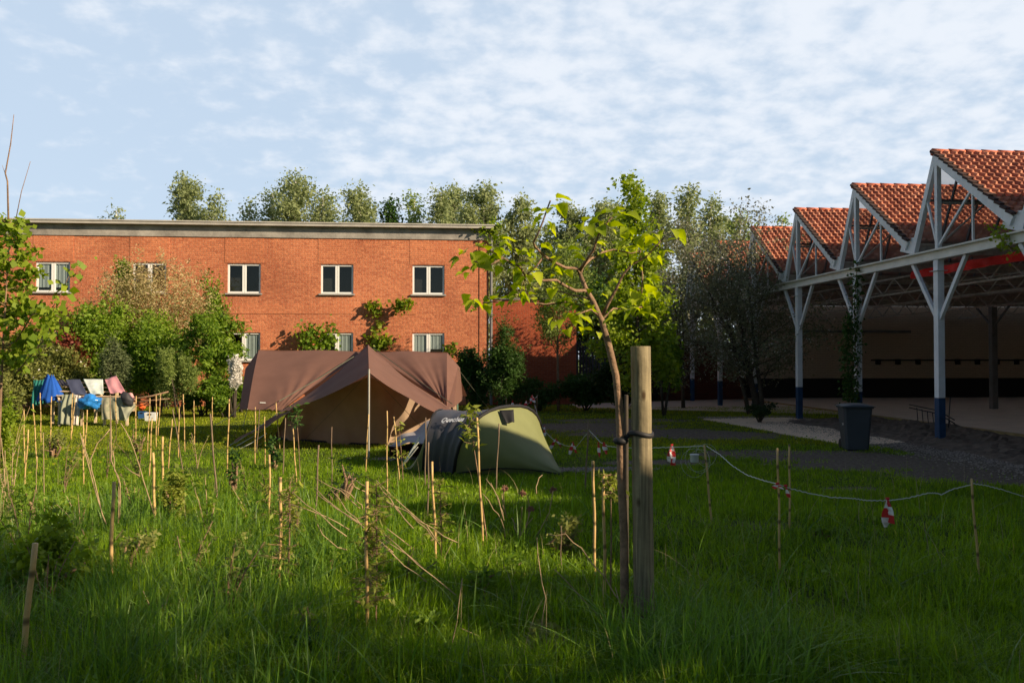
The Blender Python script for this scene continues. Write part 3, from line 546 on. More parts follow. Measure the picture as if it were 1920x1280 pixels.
def under(b):   # deck under the tiles
    b.add([(X0+.05, sl_a[0], sl_a[1]-.08), (XE, sl_a[0], sl_a[1]-.08), (XE, sl_b[0], sl_b[1]-.08), (X0+.05, sl_b[0], sl_b[1]-.08)], [(0, 1, 2, 3)])
proto.append(mk(under, 'roof_deck', mat('roof_deck', (.30, .25, .20), .9)))
def verge(b):
    for k in range(rows): 
        q0 = sl_a+du*SL*(k/rows)+nn*.02; q1 = sl_a+du*SL*((k+.97)/rows)+nn*.055; b.beam((X0-.10, q0[0], q0[1]), (X0-.10, q1[0], q1[1]), .10, .05)
proto.append(mk(verge, 'verge_tiles', M['tile_dark']))
def ridge(b):
    x = X0-.08
    while x < XE: b.tube([(x, Y0+.07, ZP+.055), (x+.40, Y0+.07, ZP+.055)], [.085, .065], 8); x += .38
proto.append(mk(ridge, 'ridge_tiles', M['tile'], smooth=True))
M['glaz'] = glassmat('dusty_glass', (.92, .90, .88), .42, (.62, .45, .40), refl=.05)
proto.append(mk(lambda b: b.add([(X0+.1, Y0+.10, ZP-.1), (XE, Y0+.10, ZP-.1), (XE, YF, ZV+.14), (X0+.1, YF, ZV+.14)], [(0, 1, 2, 3)]), 'glazing', M['glaz']))
def bars(b):
    x = X0+.6
    while x < XE: b.beam((x, Y0+.06, ZP-.12), (x, YF-.04, ZV+.14), .035, .06); x += .62
    b.beam((X0, Y0+.42, 5.33), (XE, Y0+.42, 5.33), .05, .05)
proto.append(mk(bars, 'glazing_bars', M['steel_dark']))
proto.append(mk(lambda b: (b.box((X0+.02, YF-.10, ZV-.10), (XE, YF+.22, ZV+.10)), b.box((X0+.02, YF-.13, ZV+.10), (XE, YF-.05, ZV+.15))), 'valley_gutter', M['steel_old']))
def xt(b):   # roof truss across, under the ridge
    for z in (ZB+.3,): b.beam((X0, Y0, z), (XE, Y0, z), .05, .05)
    x = X0
    while x < XE-1: b.beam((x, Y0, ZB+.3), (x+1.1, Y0, 5.2), .035, .035); b.beam((x+1.1, Y0, 5.2), (x+2.2, Y0, ZB+.3), .035, .035); x += 2.2
    b.beam((X0, Y0, 5.2), (XE, Y0, 5.2), .05, .05)
proto.append(mk(xt, 'roof_truss', M['steel_old']))
vis = {'column', 'brace', 'gable_frame', 'bargeboard', 'tile_slope', 'roof_deck', 'verge_tiles', 'ridge_tiles', 'glazing', 'glazing_bars', 'valley_gutter', 'roof_truss'}
for n_ in range(N0, N1):
    if n_ == 0: continue
    for o in proto:
        base = o.name.split('.')[0]
        if n_ < -2 and base in ('glazing_bars', 'verge_tiles', 'ridge_tiles', 'roof_truss', 'glazing'): continue
        if n_ == 5 and base == 'glazing': pass
        shift(o, n_)
YS, YT = Y0+BAY*(N0-.75), Y0+BAY*5.5
def eave(b):
    b.box((X0-.09, YS, ZB), (X0+.09, YT, ZB+.035)); b.box((X0-.012, YS, ZB+.035), (X0+.012, YT, ZB+.20)); b.box((X0-.10, YS, ZB+.20), (X0+.10, YT, ZB+.235))
mk(eave, 'eave_beam', mat('eave_paint', (.66, .64, .58), .5, var=.12, vscale=2))
for xt_ in (13.0, 15.4, 19.5, 23.8, 28.2):
    def lt(b, x=xt_):
        b.beam((x, YS, 4.1), (x, YT, 4.1), .05, .05); b.beam((x, YS, 3.66), (x, YT, 3.66), .05, .05); y = YS; k = 0
        while y < YT-.5: b.beam((x, y, 3.66 if k else 4.1), (x, y+.61, 4.1 if k else 3.66), .03, .03); y += .61; k = 1-k
    mk(lt, 'lattice_girder', M['steel_old'])
for n_ in (-3, 0, 3):
    yy = Y0+BAY*n_
    mk(lambda b: (b.box((19.4, yy-.1, .05), (19.6, yy+.1, 3.64)), b.beam((19.5, yy, 2.9), (19.5, yy+.9, 3.64), .06, .06), b.beam((19.5, yy, 2.9), (19.5, yy-.9, 3.64), .06, .06)), 'inner_column', M['gutter'])
mk(lambda b: b.box((XE, YS, -.1), (XE+.3, YT, 4.3)), 'side_wall', M['block'])
mk(lambda b: b.box((X0+2.6, YT-.3, .93), (XE, YT, 4.2)), 'end_wall', M['block'])
mk(lambda b: b.box((X0+2.6, YT-.32, .05), (XE, YT, .93)), 'dado', mat('dado_black', (.022, .020, .020), .7))
mk(lambda b: b.box((X0, YS, -.1), (XE, YS+.3, 4.2)), 'end_wall', M['brick_dark'])
mk(lambda b: b.beam((15.8, YT-.35, 3.05), (21.5, YT-.35, 3.05), .06, .12), 'wall_rail', M['gutter'])
def hooks(b):
    b.box((19.6, YT-.34, 1.72), (30, YT-.322, 1.78)); x = 19.8
    while x < 30: b.box((x, YT-.42, 1.55), (x+.22, YT-.345, 1.80)); x += .95
mk(hooks, 'coat_hooks', M['roomdark'])
rb = MB(); rb.patch((12.6, 14.4, 4.14), (12.6, 22.0, 4.14), (12.6, 22.0, 3.93), (12.6, 14.4, 3.93), 90, 3, lambda u, v: .04*math.sin(u*70)+.03*math.sin(u*31+v*3))
tag(rb.build('red_banner', mat('red_fabric', (.85, .03, .02), .7), solid=.004), 'long narrow red cloth hanging under the roof of the shed', 'banner')
#SECTION_THINGS
# ================================================================== BIG BROWN TENT
def wr(a, f, s): return lambda u, v: a*math.sin(u*f+s)*math.sin(v*3.1)+a*.5*math.sin(u*f*2.3+v*4+s)
tent = empty('frame_tent', tuple(at(670, 822)), 'large brown canvas tent with long ridge and pointed porch before the brick building', 'tent')
RL, RR = atD(485, 656, 20.2), atD(838, 660, 20.0); RC = atD(690, 646.5, 20.1)
FL, FLc, FRr, FRc = atD(464, 767, 17.8), atD(449, 768, 18.2), atD(851, 763, 17.6), atD(838, 764, 17.5)
HL, HR = atD(460, 691, 20.0), atD(858, 690, 19.7)
def fold(u, v):   # sag between ridge and lower edge, with gathered folds near the guy points
    return -.05*math.sin(math.pi*v)-.012*math.sin(u*40)*v-.03*math.exp(-((u-.42)/.05)**2)*v+.02*math.sin(u*9+v*2)
def fold2(u, v):
    fan = math.atan2(u-.985, 1.15-v); return -.04*math.sin(math.pi*v)-.028*math.sin(fan*26)*max(0, v-.15)**.7*math.exp(-((u-.96)/.45)**2)+.015*math.sin(u*8)
LB = atD(528, 769, 17.7)
b = MB(); RM = RL.lerp(RR, .58); b.patch(RL, RM, LB, FL, 46, 20, fold2)
b.patch(RM, RR, FRc, atD(828, 752, 18.0), 34, 18, fold)
back = lambda p, d: Vector((p.x+sa*d, p.y+ca*d, p.z))
b.patch(RL, RR, back(FRr, 5.2), back(FL, 5.2), 30, 8, lambda u, v: .05*math.sin(math.pi*v))
b.build('fly', M['tentfly'], tent, smooth=True)
b = MB(); b.patch(RL, RL.lerp(RL, 0), FL, FLc, 1, 1); b = MB()
b.add([RL, HL, FLc, FL], [(0, 1, 2, 3)]); b.add([RL, back(HL, .9), back(FLc, 3.2), HL, FLc], [(0, 1, 3), (3, 1, 2, 4)])
b.build('hip', M['tentfly'], tent); b = MB(); b.add([RR, HR, FRr, FRc], [(3, 2, 1, 0)]); b.add([RR, back(HR, .9), back(FRr, 3.2), HR, FRr], [(3, 1, 0), (4, 2, 1, 3)]); b.build('hip', M['tentfly'], tent)
# canopy: two wings from the tent ridge out to the porch pole
PT = atD(692, 698, 15.9); CA = atD(690, 646, 19.95)
CL1, CL2 = atD(521, 774, 17.4), atD(562, 763, 16.7); CR1, CR2 = atD(851, 770, 17.3), atD(822, 774, 16.5)
b = MB(); b.patch(CA, PT, CL2.lerp(CL1, .35), CL1, 14, 24, lambda u, v: .07*math.sin(math.pi*v)*(1-.3*u)+.012*math.sin(u*14+v*3)); b.build('canopy_wing', M['tentfly'], tent, smooth=True)
b = MB(); b.patch(PT, CA, CR1, CR2, 14, 24, lambda u, v: .07*math.sin(math.pi*v)*(.7+.3*u)+.02*math.sin(u*10+v*9)*v); b.build('canopy_wing', M['tentfly'], tent, smooth=True)
# long dark corner of the left wing pulled down to its pegs
b = MB(); b.patch(atD(562, 764, 16.8), atD(522, 776, 17.4), atD(440, 826, 17.9), atD(440, 829, 17.8), 6, 8, lambda u, v: .02*math.sin(v*9)); b.build('canopy_corner', M['tentfly'], tent, smooth=True)
# body with vertical folds radiating from the porch
AP = atD(691, 706, 17.6); g0_, g1_ = at(512, 824), at(836, 829); gm = at(690, 836)
def bodyf(u, v): k = math.sin(u*31+1.5*math.sin(u*9)); return .085*k*(v**.8)+.02*math.sin(u*77)*v
b = MB(); N = 60; K = 16; topL, topR = atD(540, 768, 18.6), atD(836, 760, 18.9)
for half, (ga, gb, ta) in enumerate(((g0_, gm, topL), (gm, g1_, topR))):
    tb_ = AP
    if half == 0: b.patch(ta, AP, gm, ga, N//2, K, lambda u, v: bodyf(u*.5, v))
    else: b.patch(AP, ta, gb, gm, N//2, K, lambda u, v: bodyf(.5+u*.5, v))
b.build('body', M['tentbody'], tent, smooth=True)
b = MB(); b.patch(topL, back(topL, 3.6), back(g0_, 3.6), g0_, 20, 6, lambda u, v: .04*math.sin(u*18)*v); b.patch(topR, back(topR, 3.6), back(g1_, 3.6), g1_, 20, 6, lambda u, v: .04*math.sin(u*18)*v); b.patch(back(topL, 3.6), back(topR, 3.6), back(g1_, 3.6), back(g0_, 3.6), 10, 4); b.build('side_wall', M['tentbody'], tent, smooth=True)
b = MB(); b.tube([g0_+Vector((0, -.02, .03)), gm+Vector((0, -.03, .03)), g1_+Vector((0, -.02, .03))], .03, 6); b.build('mud_flap', M['black'], tent)
pb = at(692, 857); b = MB(); b.tube([Vector((PT.x, PT.y, .0)), PT+Vector((0, 0, .06))], .018, 8); b.build('porch_pole', M['metal'], tent)
b = MB(); b.tube([Vector((RR.x+.25, RR.y-.3, 0)), Vector((RR.x+.22, RR.y-.3, RR.z-.4))], .02, 8); b.build('tent_pole', mat('green_pole', (.10, .20, .15), .5), tent)
M['lab'] = mat('care_label', (.7, .68, .6), .6)
lb = MB(); q = [FL.lerp(RL, .10)+Vector((0, -.03, 0)), FL.lerp(RL, .115)+Vector((0, -.03, 0))]; e = (LB-FL).normalized(); lb.add([q[0]+e*.25, q[0]+e*.5, q[1]+e*.5, q[1]+e*.25], [(0, 1, 2, 3)]); lb.build('sewn_label', M['lab'], tent)
def guy(a, bb, m, r=.007, nm='guy_rope'):
    k = MB(); k.tube([a, a.lerp(bb, .5)-Vector((0, 0, .02)), bb], r, 4); k.build(nm, m, tent)
for s_, e_ in (((449, 768, 18.2), (403, 797)), ((464, 767, 17.8), (455, 800)), ((522, 775, 17.4), (428, 836)), ((508, 795, 17.6), (440, 838)), ((500, 812, 17.3), (448, 842)), ((530, 768, 17.6), (438, 832))): guy(atD(*s_), at(*e_), M['guy'])
guy(HR, at(948, 806), M['guyd']); guy(atD(664, 668, 19.4), atD(523, 752, 17.4), M['guyd'], .009); guy(atD(700, 652, 19.6), atD(848, 757, 17.2), M['guyd'], .009)
guy(PT, at(560, 835), M['guyd'], .005); guy(PT, at(829, 838), M['guyd'], .005)
# ================================================================== POP-UP TENT
pop = empty('dome_tent', tuple(at(900, 890)), 'small charcoal and olive green pop-up tent standing on the grass', 'tent')
def hoop(F_, Bk, top, n=18, bul=Vector((0, 0, 0)), pw=.80):
    mid = (F_+Bk)/2; pts = []
    for i in range(n+1):
        t = math.pi*i/n; c, s = math.cos(t), math.sin(t)
        h = mid+(F_-mid)*(math.copysign(abs(c)**pw, c)); p = h+Vector((0, 0, 1))*(top.z*abs(s)**pw)+(Vector((top.x, top.y, 0))-Vector((mid.x, mid.y, 0)))*abs(s)**1.0
        pts.append(p+bul*abs(s))
    return pts
Bf, Bb = at(851, 889), at(1012, 862); Af, Ab = at(800, 884), at(842, 856)
tB = atD(955, 762, 13.9); tA = atD(846, 768, 14.5)
HB, HA = hoop(Bf, Bb, tB), hoop(at(793, 885), at(838, 856), tA, bul=Vector((-.20, -.05, 0)))
def loft(b, A, B, k, fn=None):
    n = len(A); vs = []
    for j in range(k+1):
        v = j/k
        for i in range(n): p = A[i].lerp(B[i], v); vs.append(p+(fn(i/(n-1), v, p) if fn else Vector((0, 0, 0))))
    b.add(vs, [(j*n+i, j*n+i+1, (j+1)*n+i+1, (j+1)*n+i) for j in range(k) for i in range(n-1)])
cen = (tA+tB)/2; cen.z = .3
def out(p): return (p-cen).normalized()
b = MB(); loft(b, HA, HB, 18, lambda u, v, p: out(p)*(.018*math.sin(v*26+u*8)*math.sin(math.pi*v)-.05*math.sin(math.pi*v)+.008*math.sin(u*60))); b.build('fly', M['char'], pop, smooth=True)
TR, TL = at(1056, 891), at(748, 884)
def cone(b, H_, tip, k=12, flare=.0, cv=.22):
    T_ = [tip+Vector((0, 0, .015))+(H_[i]-tip).normalized()*.05 for i in range(len(H_))]
    loft(b, H_, T_, k, lambda u, v, p: Vector((0, 0, -cv*math.sin(math.pi*v)*(math.sin(math.pi*u)**.7)))+Vector((.015*math.sin(u*22+v*6)*math.sin(math.pi*v), .01*math.sin(u*31), 0)))
b = MB(); cone(b, HB, TR, cv=.13); 
b.build('end_panel', M['olive'], pop, smooth=True); b = MB(); cone(b, HA, TL, cv=.30); b.build('end_panel', M['olive'], pop, smooth=True)
# ground skirt between the hoops, front side
b = MB(); b.patch(Af, Bf, Bf+Vector((.0, -.10, .005)), Af+Vector((-.1, -.10, .005)), 8, 1); b.patch(Bf+Vector((0, 0, .02)), TR+Vector((0, 0, .03)), TR+Vector((0, -.04, .005)), Bf+Vector((0, -.10, .005)), 10, 1, lambda u, v: -.10*math.sin(math.pi*u)); b.build('skirt', M['black'], pop)
b = MB(); b.tube([p+out(p)*.01 for p in HB], .028, 8); b.build('hoop', M['black'], pop, smooth=True); b = MB(); b.tube([p+out(p)*.004 for p in HA], .016, 8); b.build('hoop', M['black'], pop, smooth=True)
# dark vent flap rolled at the top of the green end
v0 = HB[9]; q = [v0.lerp(TR, .02)+Vector((-.17, -.06, -.02)), v0.lerp(TR, .02)+Vector((.20, -.03, -.03))]
q0, q1, q2, q3 = atD(936, 769, 13.62), atD(963, 768, 13.66), atD(964, 792, 13.52), atD(949, 792, 13.48)
b = MB(); b.patch(q0, q1, q2, q3, 6, 6, lambda u, v: .02*math.sin(u*6)*v); b.build('vent_flap', M['black'], pop, solid=.01, smooth=True)
# pale guy stripes on the left end
for k in range(4):
    a_, b_ = HA[3+k], TL; p0 = a_.lerp(b_, .30+.02*k)+Vector((0, -.05, .03)); p1 = a_.lerp(b_, .85)+Vector((0, -.06, .02)); b = MB(); b.tube([p0, p1], .008, 4); b.build('guy_rope', M['guy'], pop)
# white lettering on the charcoal side (written as on the tent), laid on the fly's surface
tx = bpy.data.curves.new('lettering', 'FONT'); tx.body = 'Quechua'; tx.size = .135; tx.shear = .3; tx.extrude = .0; tx.offset = .004; tx.space_character = 1.05
to = bpy.data.objects.new('lettering', tx); col.objects.link(to); bpy.context.view_layer.update(); me = bpy.data.meshes.new_from_object(to); bpy.data.objects.remove(to)
lt = bpy.data.objects.new('lettering', me); me.materials.clear(); me.materials.append(mat('print_white', (.75, .75, .75), .5))
W0, W1 = 0.0, max(v.co.x for v in me.vertices)
from mathutils.bvhtree import BVHTree
bv_b = MB(); loft(bv_b, HA, HB, 18); bv = BVHTree.FromPolygons([tuple(v) for v in bv_b.v], bv_b.f)
o0, o1 = HA[5].lerp(HB[5], .26), HA[5].lerp(HB[5], .98); ex = (o1-o0).normalized(); nrm = bv.find_nearest((o0+o1)/2)[1]; nrm = nrm if nrm.y < 0 else -nrm; ez = nrm.cross(ex).normalized(); ez = ez if ez.z > 0 else -ez
for v in me.vertices:
    p = o0+ex*(v.co.x*.82)+ez*(v.co.y); h = bv.find_nearest(p); n_ = h[1] if h[1].y < 0 or h[1].z > .2 else -h[1]
    if n_.dot(nrm) < 0: n_ = -n_
    v.co = h[0]+n_*.03
col.objects.link(lt); lt.parent = pop; lt.matrix_parent_inverse = Matrix.Translation(-pop.location)
# grey awning of a low tent standing behind the pop-up
aw = empty('low_tent', tuple(at(770, 852)), 'low pale grey tent flap with dark red hem between the two larger tents', 'tent')
b = MB(); b.patch(atD(812, 786, 16.2), atD(745, 822, 15.9), atD(727, 836, 15.6), atD(800, 828, 14.9), 12, 8, lambda u, v: .03*math.sin(u*9+v*4)); b.patch(atD(812, 786, 16.2), atD(880, 800, 16.4), atD(880, 830, 15.5), atD(800, 828, 14.9), 8, 6); b.build('fly', M['greycloth'], aw, smooth=True)
b = MB(); b.patch(atD(728, 837, 15.62), atD(800, 829, 14.95), at(805, 856), at(733, 858), 12, 4, lambda u, v: .03*math.sin(u*14)); b.build('hem', mat('dark_red_cloth', (.06, .015, .02), .8), aw, smooth=True)
# ================================================================== POST, TREE, BIN
def post(px, ptop, w, depth, label, name='tree_stake'):
    t = atD(px, ptop, depth); r = w/F_PX*depth/2; o = MB(); pts = []; n = 14
    lean = {True: .018, False: 0}[px > 1190]
    for i in range(n): k = i/(n-1); z = t.z*k-.1*(1-k); pts.append((t.x+lean*(1-k)*1.2, t.y, z))
    o.tube(pts, [r*(1+.05*(1-i/(n-1))+.012*math.sin(i*2.1)) for i in range(n)], 20); tb = MB(); tb.lathe((t.x, t.y, t.z), [(r*.99, -.002), (r*.93, .012), (r*.6, .018)], 20)
    return tag(o.build(name, M['wood'], smooth=False, bevel=.004), label, 'stake')
P1_ = post(1201, 649, 37, 5.9, 'thick round wooden stake with sawn top tied to the young lime tree')
for p_ in P1_.data.polygons: p_.use_smooth = len(p_.vertices) == 4
P2_ = post(1174, 740, 8, 6.9, 'second thinner stake half hidden behind the lime tree trunk'); P2_.data.materials[0] = M['bark_dark']
tie = MB(); D0 = 5.9; tc_ = atD(1201, 813, D0); rr_ = 37/F_PX*D0/2+.008
tie.tube([Vector((tc_.x+rr_*math.cos(a), tc_.y+rr_*math.sin(a), tc_.z+.01*math.sin(a*2))) for a in np.linspace(0, 6.2832, 20)], .019, 8, cap=False)
tr_p = atD(1164, 826, D0); rt = .03
tie.tube([Vector((tr_p.x+rt*math.cos(a), tr_p.y+rt*math.sin(a), tr_p.z)) for a in np.linspace(0, 6.2832, 14)], .024, 8, cap=False)
tie.tube([tc_+Vector((-rr_, -.01, 0)), tr_p+Vector((rt, 0, .015))], .016, 6)
tag(tie.build('tree_tie', M['tie'], smooth=True), 'black rubber strap tying the lime tree to its thick stake', 'strap')
lime = empty('young_lime_tree', tuple(at(1172, 1165)), 'young tree with bare brown trunk and large bright lime green leaves beside the thick stake', 'tree')
tb = MB(); trunk_px = [(1172, 1165, 5.85), (1171, 1100, 5.9), (1170, 1000, 5.88), (1165, 900, 5.9), (1163, 825, 5.9), (1161, 760, 5.92), (1155, 705, 5.9), (1142, 650, 5.88), (1128, 600, 5.9), (1112, 565, 5.9), (1098, 540, 5.9), (1088, 515, 5.9)]
tw = [12, 12, 11.5, 11, 11, 10.5, 10, 9, 8, 7, 6.3, 5.5]
tb.tube([atD(*q) for q in trunk_px], [w/F_PX*5.9*.68*(1+.05*math.sin(i*3)) for i, w in enumerate(tw)], 12)
BR = [[(1088, 515, 5.9), (1082, 503, 5.85), (1060, 502, 5.75), (1040, 492, 5.6), (1020, 480, 5.5), (1003, 462, 5.45), (1000, 455, 5.4), (1010, 435, 5.38), (1018, 415, 5.35), (1026, 392, 5.35), (1032, 376, 5.35)],
      [(1100, 545, 5.9), (1078, 545, 5.8), (1058, 535, 5.7), (1043, 525, 5.6), (1020, 526, 5.55), (985, 517, 5.5), (975, 500, 5.4), (955, 491, 5.4), (943, 483, 5.35), (920, 470, 5.3)],
      [(1110, 562, 5.9), (1090, 556, 6.0), (1068, 552, 6.1), (1045, 545, 6.1)], [(1060, 566, 6.0), (1022, 571, 5.9), (980, 562, 5.9), (940, 564, 5.85), (905, 568, 5.8)], [(1112, 565, 5.9), (1090, 572, 5.95), (1060, 566, 6.0)],
      [(1088, 515, 5.9), (1092, 500, 5.95), (1108, 485, 6.0), (1130, 473, 6.1), (1150, 468, 6.2), (1185, 475, 6.2), (1200, 470, 6.2)], [(1086, 508, 5.88), (1098, 490, 5.8), (1112, 470, 5.7), (1122, 440, 5.65), (1140, 415, 5.6), (1155, 400, 5.6)],
      [(1130, 590, 5.9), (1140, 570, 5.88), (1155, 542, 5.85), (1168, 515, 5.8), (1185, 495, 5.8), (1210, 483, 5.75), (1230, 462, 5.7), (1245, 445, 5.7)], [(1128, 600, 5.9), (1150, 578, 6.0), (1175, 580, 6.1), (1205, 575, 6.15)],
      [(1020, 480, 5.5), (1005, 500, 5.4), (985, 517, 5.5)], [(943, 483, 5.35), (915, 500, 5.3), (890, 490, 5.3)], [(1120, 590, 5.9), (1108, 580, 5.7), (1080, 590, 5.6)], [(1200, 470, 6.2), (1205, 520, 6.1), (1203, 555, 6.1)]]
for br in BR: tb.tube([atD(*q) for q in br], [max(.005, (.0125 if len(br) > 5 else .008)*(1-.7*i/(len(br)-1))) for i in range(len(br))], 7)
tb.build('trunk', M['bark'], lime, smooth=True)
# broad heart-shaped drooping leaves, each built from a small folded outline
lr = np.random.default_rng(11); LV, LF, LVAR = [], [], []
HE = [(0, 0), (.12, .34), (.38, .52), (.75, .36), (1.25, 0), (.75, -.36), (.38, -.52), (.12, -.34)]; 
def heart(p, d, up, s, v):
    s_ = d.cross(up).normalized(); n_ = s_.cross(d).normalized(); o = len(LV)
    for x, y in HE: LV.append(p+d*x*s*.8+s_*y*s*.8+n_*(abs(y)*.35*s-.25*s*(x-.3)**2)); LVAR.append(v)
    LV.append(p+d*.5*s*.8-n_*.03*s); LVAR.append(v)
    for i in range(8): LF.append((o+8, o+i, o+(i+1) % 8))
clus = []
for br in BR:
    L_ = len(br)
    for i in range(max(1, L_//2), L_):
        clus.append((atD(*br[i]), .8+.4*(i == L_-1)))
extra_c = [(900, 483), (880, 478), (895, 500), (915, 455), (935, 447), (955, 465), (975, 470), (885, 560), (905, 575), (930, 570), (1025, 385), (1040, 395), (1015, 430), (1120, 425), (1140, 410), (1165, 415), (1175, 430), (1100, 440), (1095, 465), (1150, 395), (1200, 450), (1225, 440), (1245, 432), (1240, 470), (1220, 480), (1195, 445), (1180, 450), (1190, 545), (1210, 560), (1225, 555), (1200, 580), (1165, 590), (1062, 612), (1070, 600), (1115, 620), (1160, 595), (1100, 575), (1050, 470), (1035, 505), (1060, 480), (1090, 420), (960, 535), (975, 550), (1000, 535), (1050, 510), (1130, 530), (1110, 545), (990, 480)]
for q in extra_c: clus.append((atD(q[0], q[1], lr.uniform(5.3, 6.2)), 1.0))
for c, w in clus:
    for k in range(int(lr.integers(2, 6))):
        th = lr.uniform(0, 6.28); off = Vector((math.cos(th), math.sin(th), lr.uniform(-.5, .6)))*lr.uniform(.01, .11)
        d = Vector((math.cos(th), math.sin(th), lr.uniform(-1.1, .5))).normalized(); heart(c+off, d, Vector((lr.normal()*.3, lr.normal()*.3, 1)).normalized(), lr.uniform(.05, .105)*w, lr.random())
    if lr.random() < .5: tb2 = None
npmesh('crown', np.array([[*v] for v in LV]), np.array(LF), 3, L['lime'], lime, np.array(LVAR), smooth=True)
# wheelie bin
bc = at(1617, 846); bx, by = bc.x, bc.y+.3; th = R(-12)
binn = empty('wheelie_bin', (bx, by, 0), 'dark grey wheeled rubbish bin with a closed lid standing on the gravel', 'bin')
def rot(p): x, y, z = p; return (bx+x*math.cos(th)-y*math.sin(th), by+x*math.sin(th)+y*math.cos(th), z)
def frus(w0, d0, w1, d1, z0, z1, b, n=5):
    vs = []
    for k in range(n+1):
        t = k/n; w, d, z = w0+(w1-w0)*t, d0+(d1-d0)*t, z0+(z1-z0)*t; c = .04
        vs += [rot((x, y, z)) for x, y in ((-w+c, -d), (w-c, -d), (w, -d+c), (w, d-c), (w-c, d), (-w+c, d), (-w, d-c), (-w, -d+c))]
    f = [(k*8+i, k*8+(i+1) % 8, (k+1)*8+(i+1) % 8, (k+1)*8+i) for k in range(n) for i in range(8)]; f += [tuple(range(7, -1, -1)), tuple(n*8+i for i in range(8))]; b.add(vs, f)
b = MB(); frus(.215, .22, .275, .27, .02, .84, b); b.build('body', M['bin'], binn, bevel=.008)
b = MB(); frus(.295, .30, .30, .31, .83, .865, b, 1); b.build('rim', M['bin'], binn, bevel=.006)
b = MB(); vs = []
for i in range(9):
    for j in range(9): u, v = i/8*2-1, j/8*2-1; vs.append(rot((u*.31, v*.33, .868+.055*(1-abs(u)**3)*(1-abs(v)**3))))
b.add(vs, [(i*9+j, (i+1)*9+j, (i+1)*9+j+1, i*9+j+1) for i in range(8) for j in range(8)]); b.build('lid', M['bin'], binn, smooth=True, solid=.012)
b = MB(); b.tube([rot((-.24, .36, .86)), rot((.24, .36, .86))], .016, 8); b.build('handle', M['bin'], binn)
for sx2 in (.20, -.20):
    b = MB(); b.tube([rot((sx2-.03, .26, .10)), rot((sx2+.03, .26, .10))], .10, 16); b.build('wheel', M['rubber'], binn, bevel=.01)
b = MB(); b.lathe((0, 0, 0), [(.001, 0), (.062, 0)], 18); b2 = MB()
b2.v = [rot((-.249, -.10+v[0], .55+v[1])) for v in b.v]; b2.v = [(x-.004*math.cos(th), y-.004*math.sin(th), z) for x, y, z in b2.v]; b2.f = b.f; b2.m = b.m
b2.build('sticker', mat('sticker_white', (.6, .6, .58), .6), binn)
# bent metal stand beside the nearest column
ms = MB(); mp = [at(1712, 803), at(1790, 812)]; A_, B_ = Vector((mp[0].x, mp[0].y, 0)), Vector((mp[1].x, mp[1].y, 0)); u_ = (B_-A_)
for z in (.58, .50): ms.tube([A_+Vector((-.1, 0, z+.04)), A_+u_*.3+Vector((0, 0, z-.02)), A_+u_*.62+Vector((0, 0, z-.06)), B_+Vector((0, 0, z-.26))], .014, 6)
for k in range(7): f = .1+k*.13; ms.tube([A_+u_*f+Vector((0, 0, .58-.26*f)), A_+u_*f+Vector((.04, 0, .05))], .011, 5)
ms.tube([B_+Vector((-.1, 0, .9)), B_+Vector((-.16, 0, .1)), A_+Vector((.1, -.2, .06))], .014, 6)
tag(ms.build('bicycle_stand', M['black'], smooth=True), 'bent black tubular metal rack leaning behind the nearest blue and white column', 'rack')
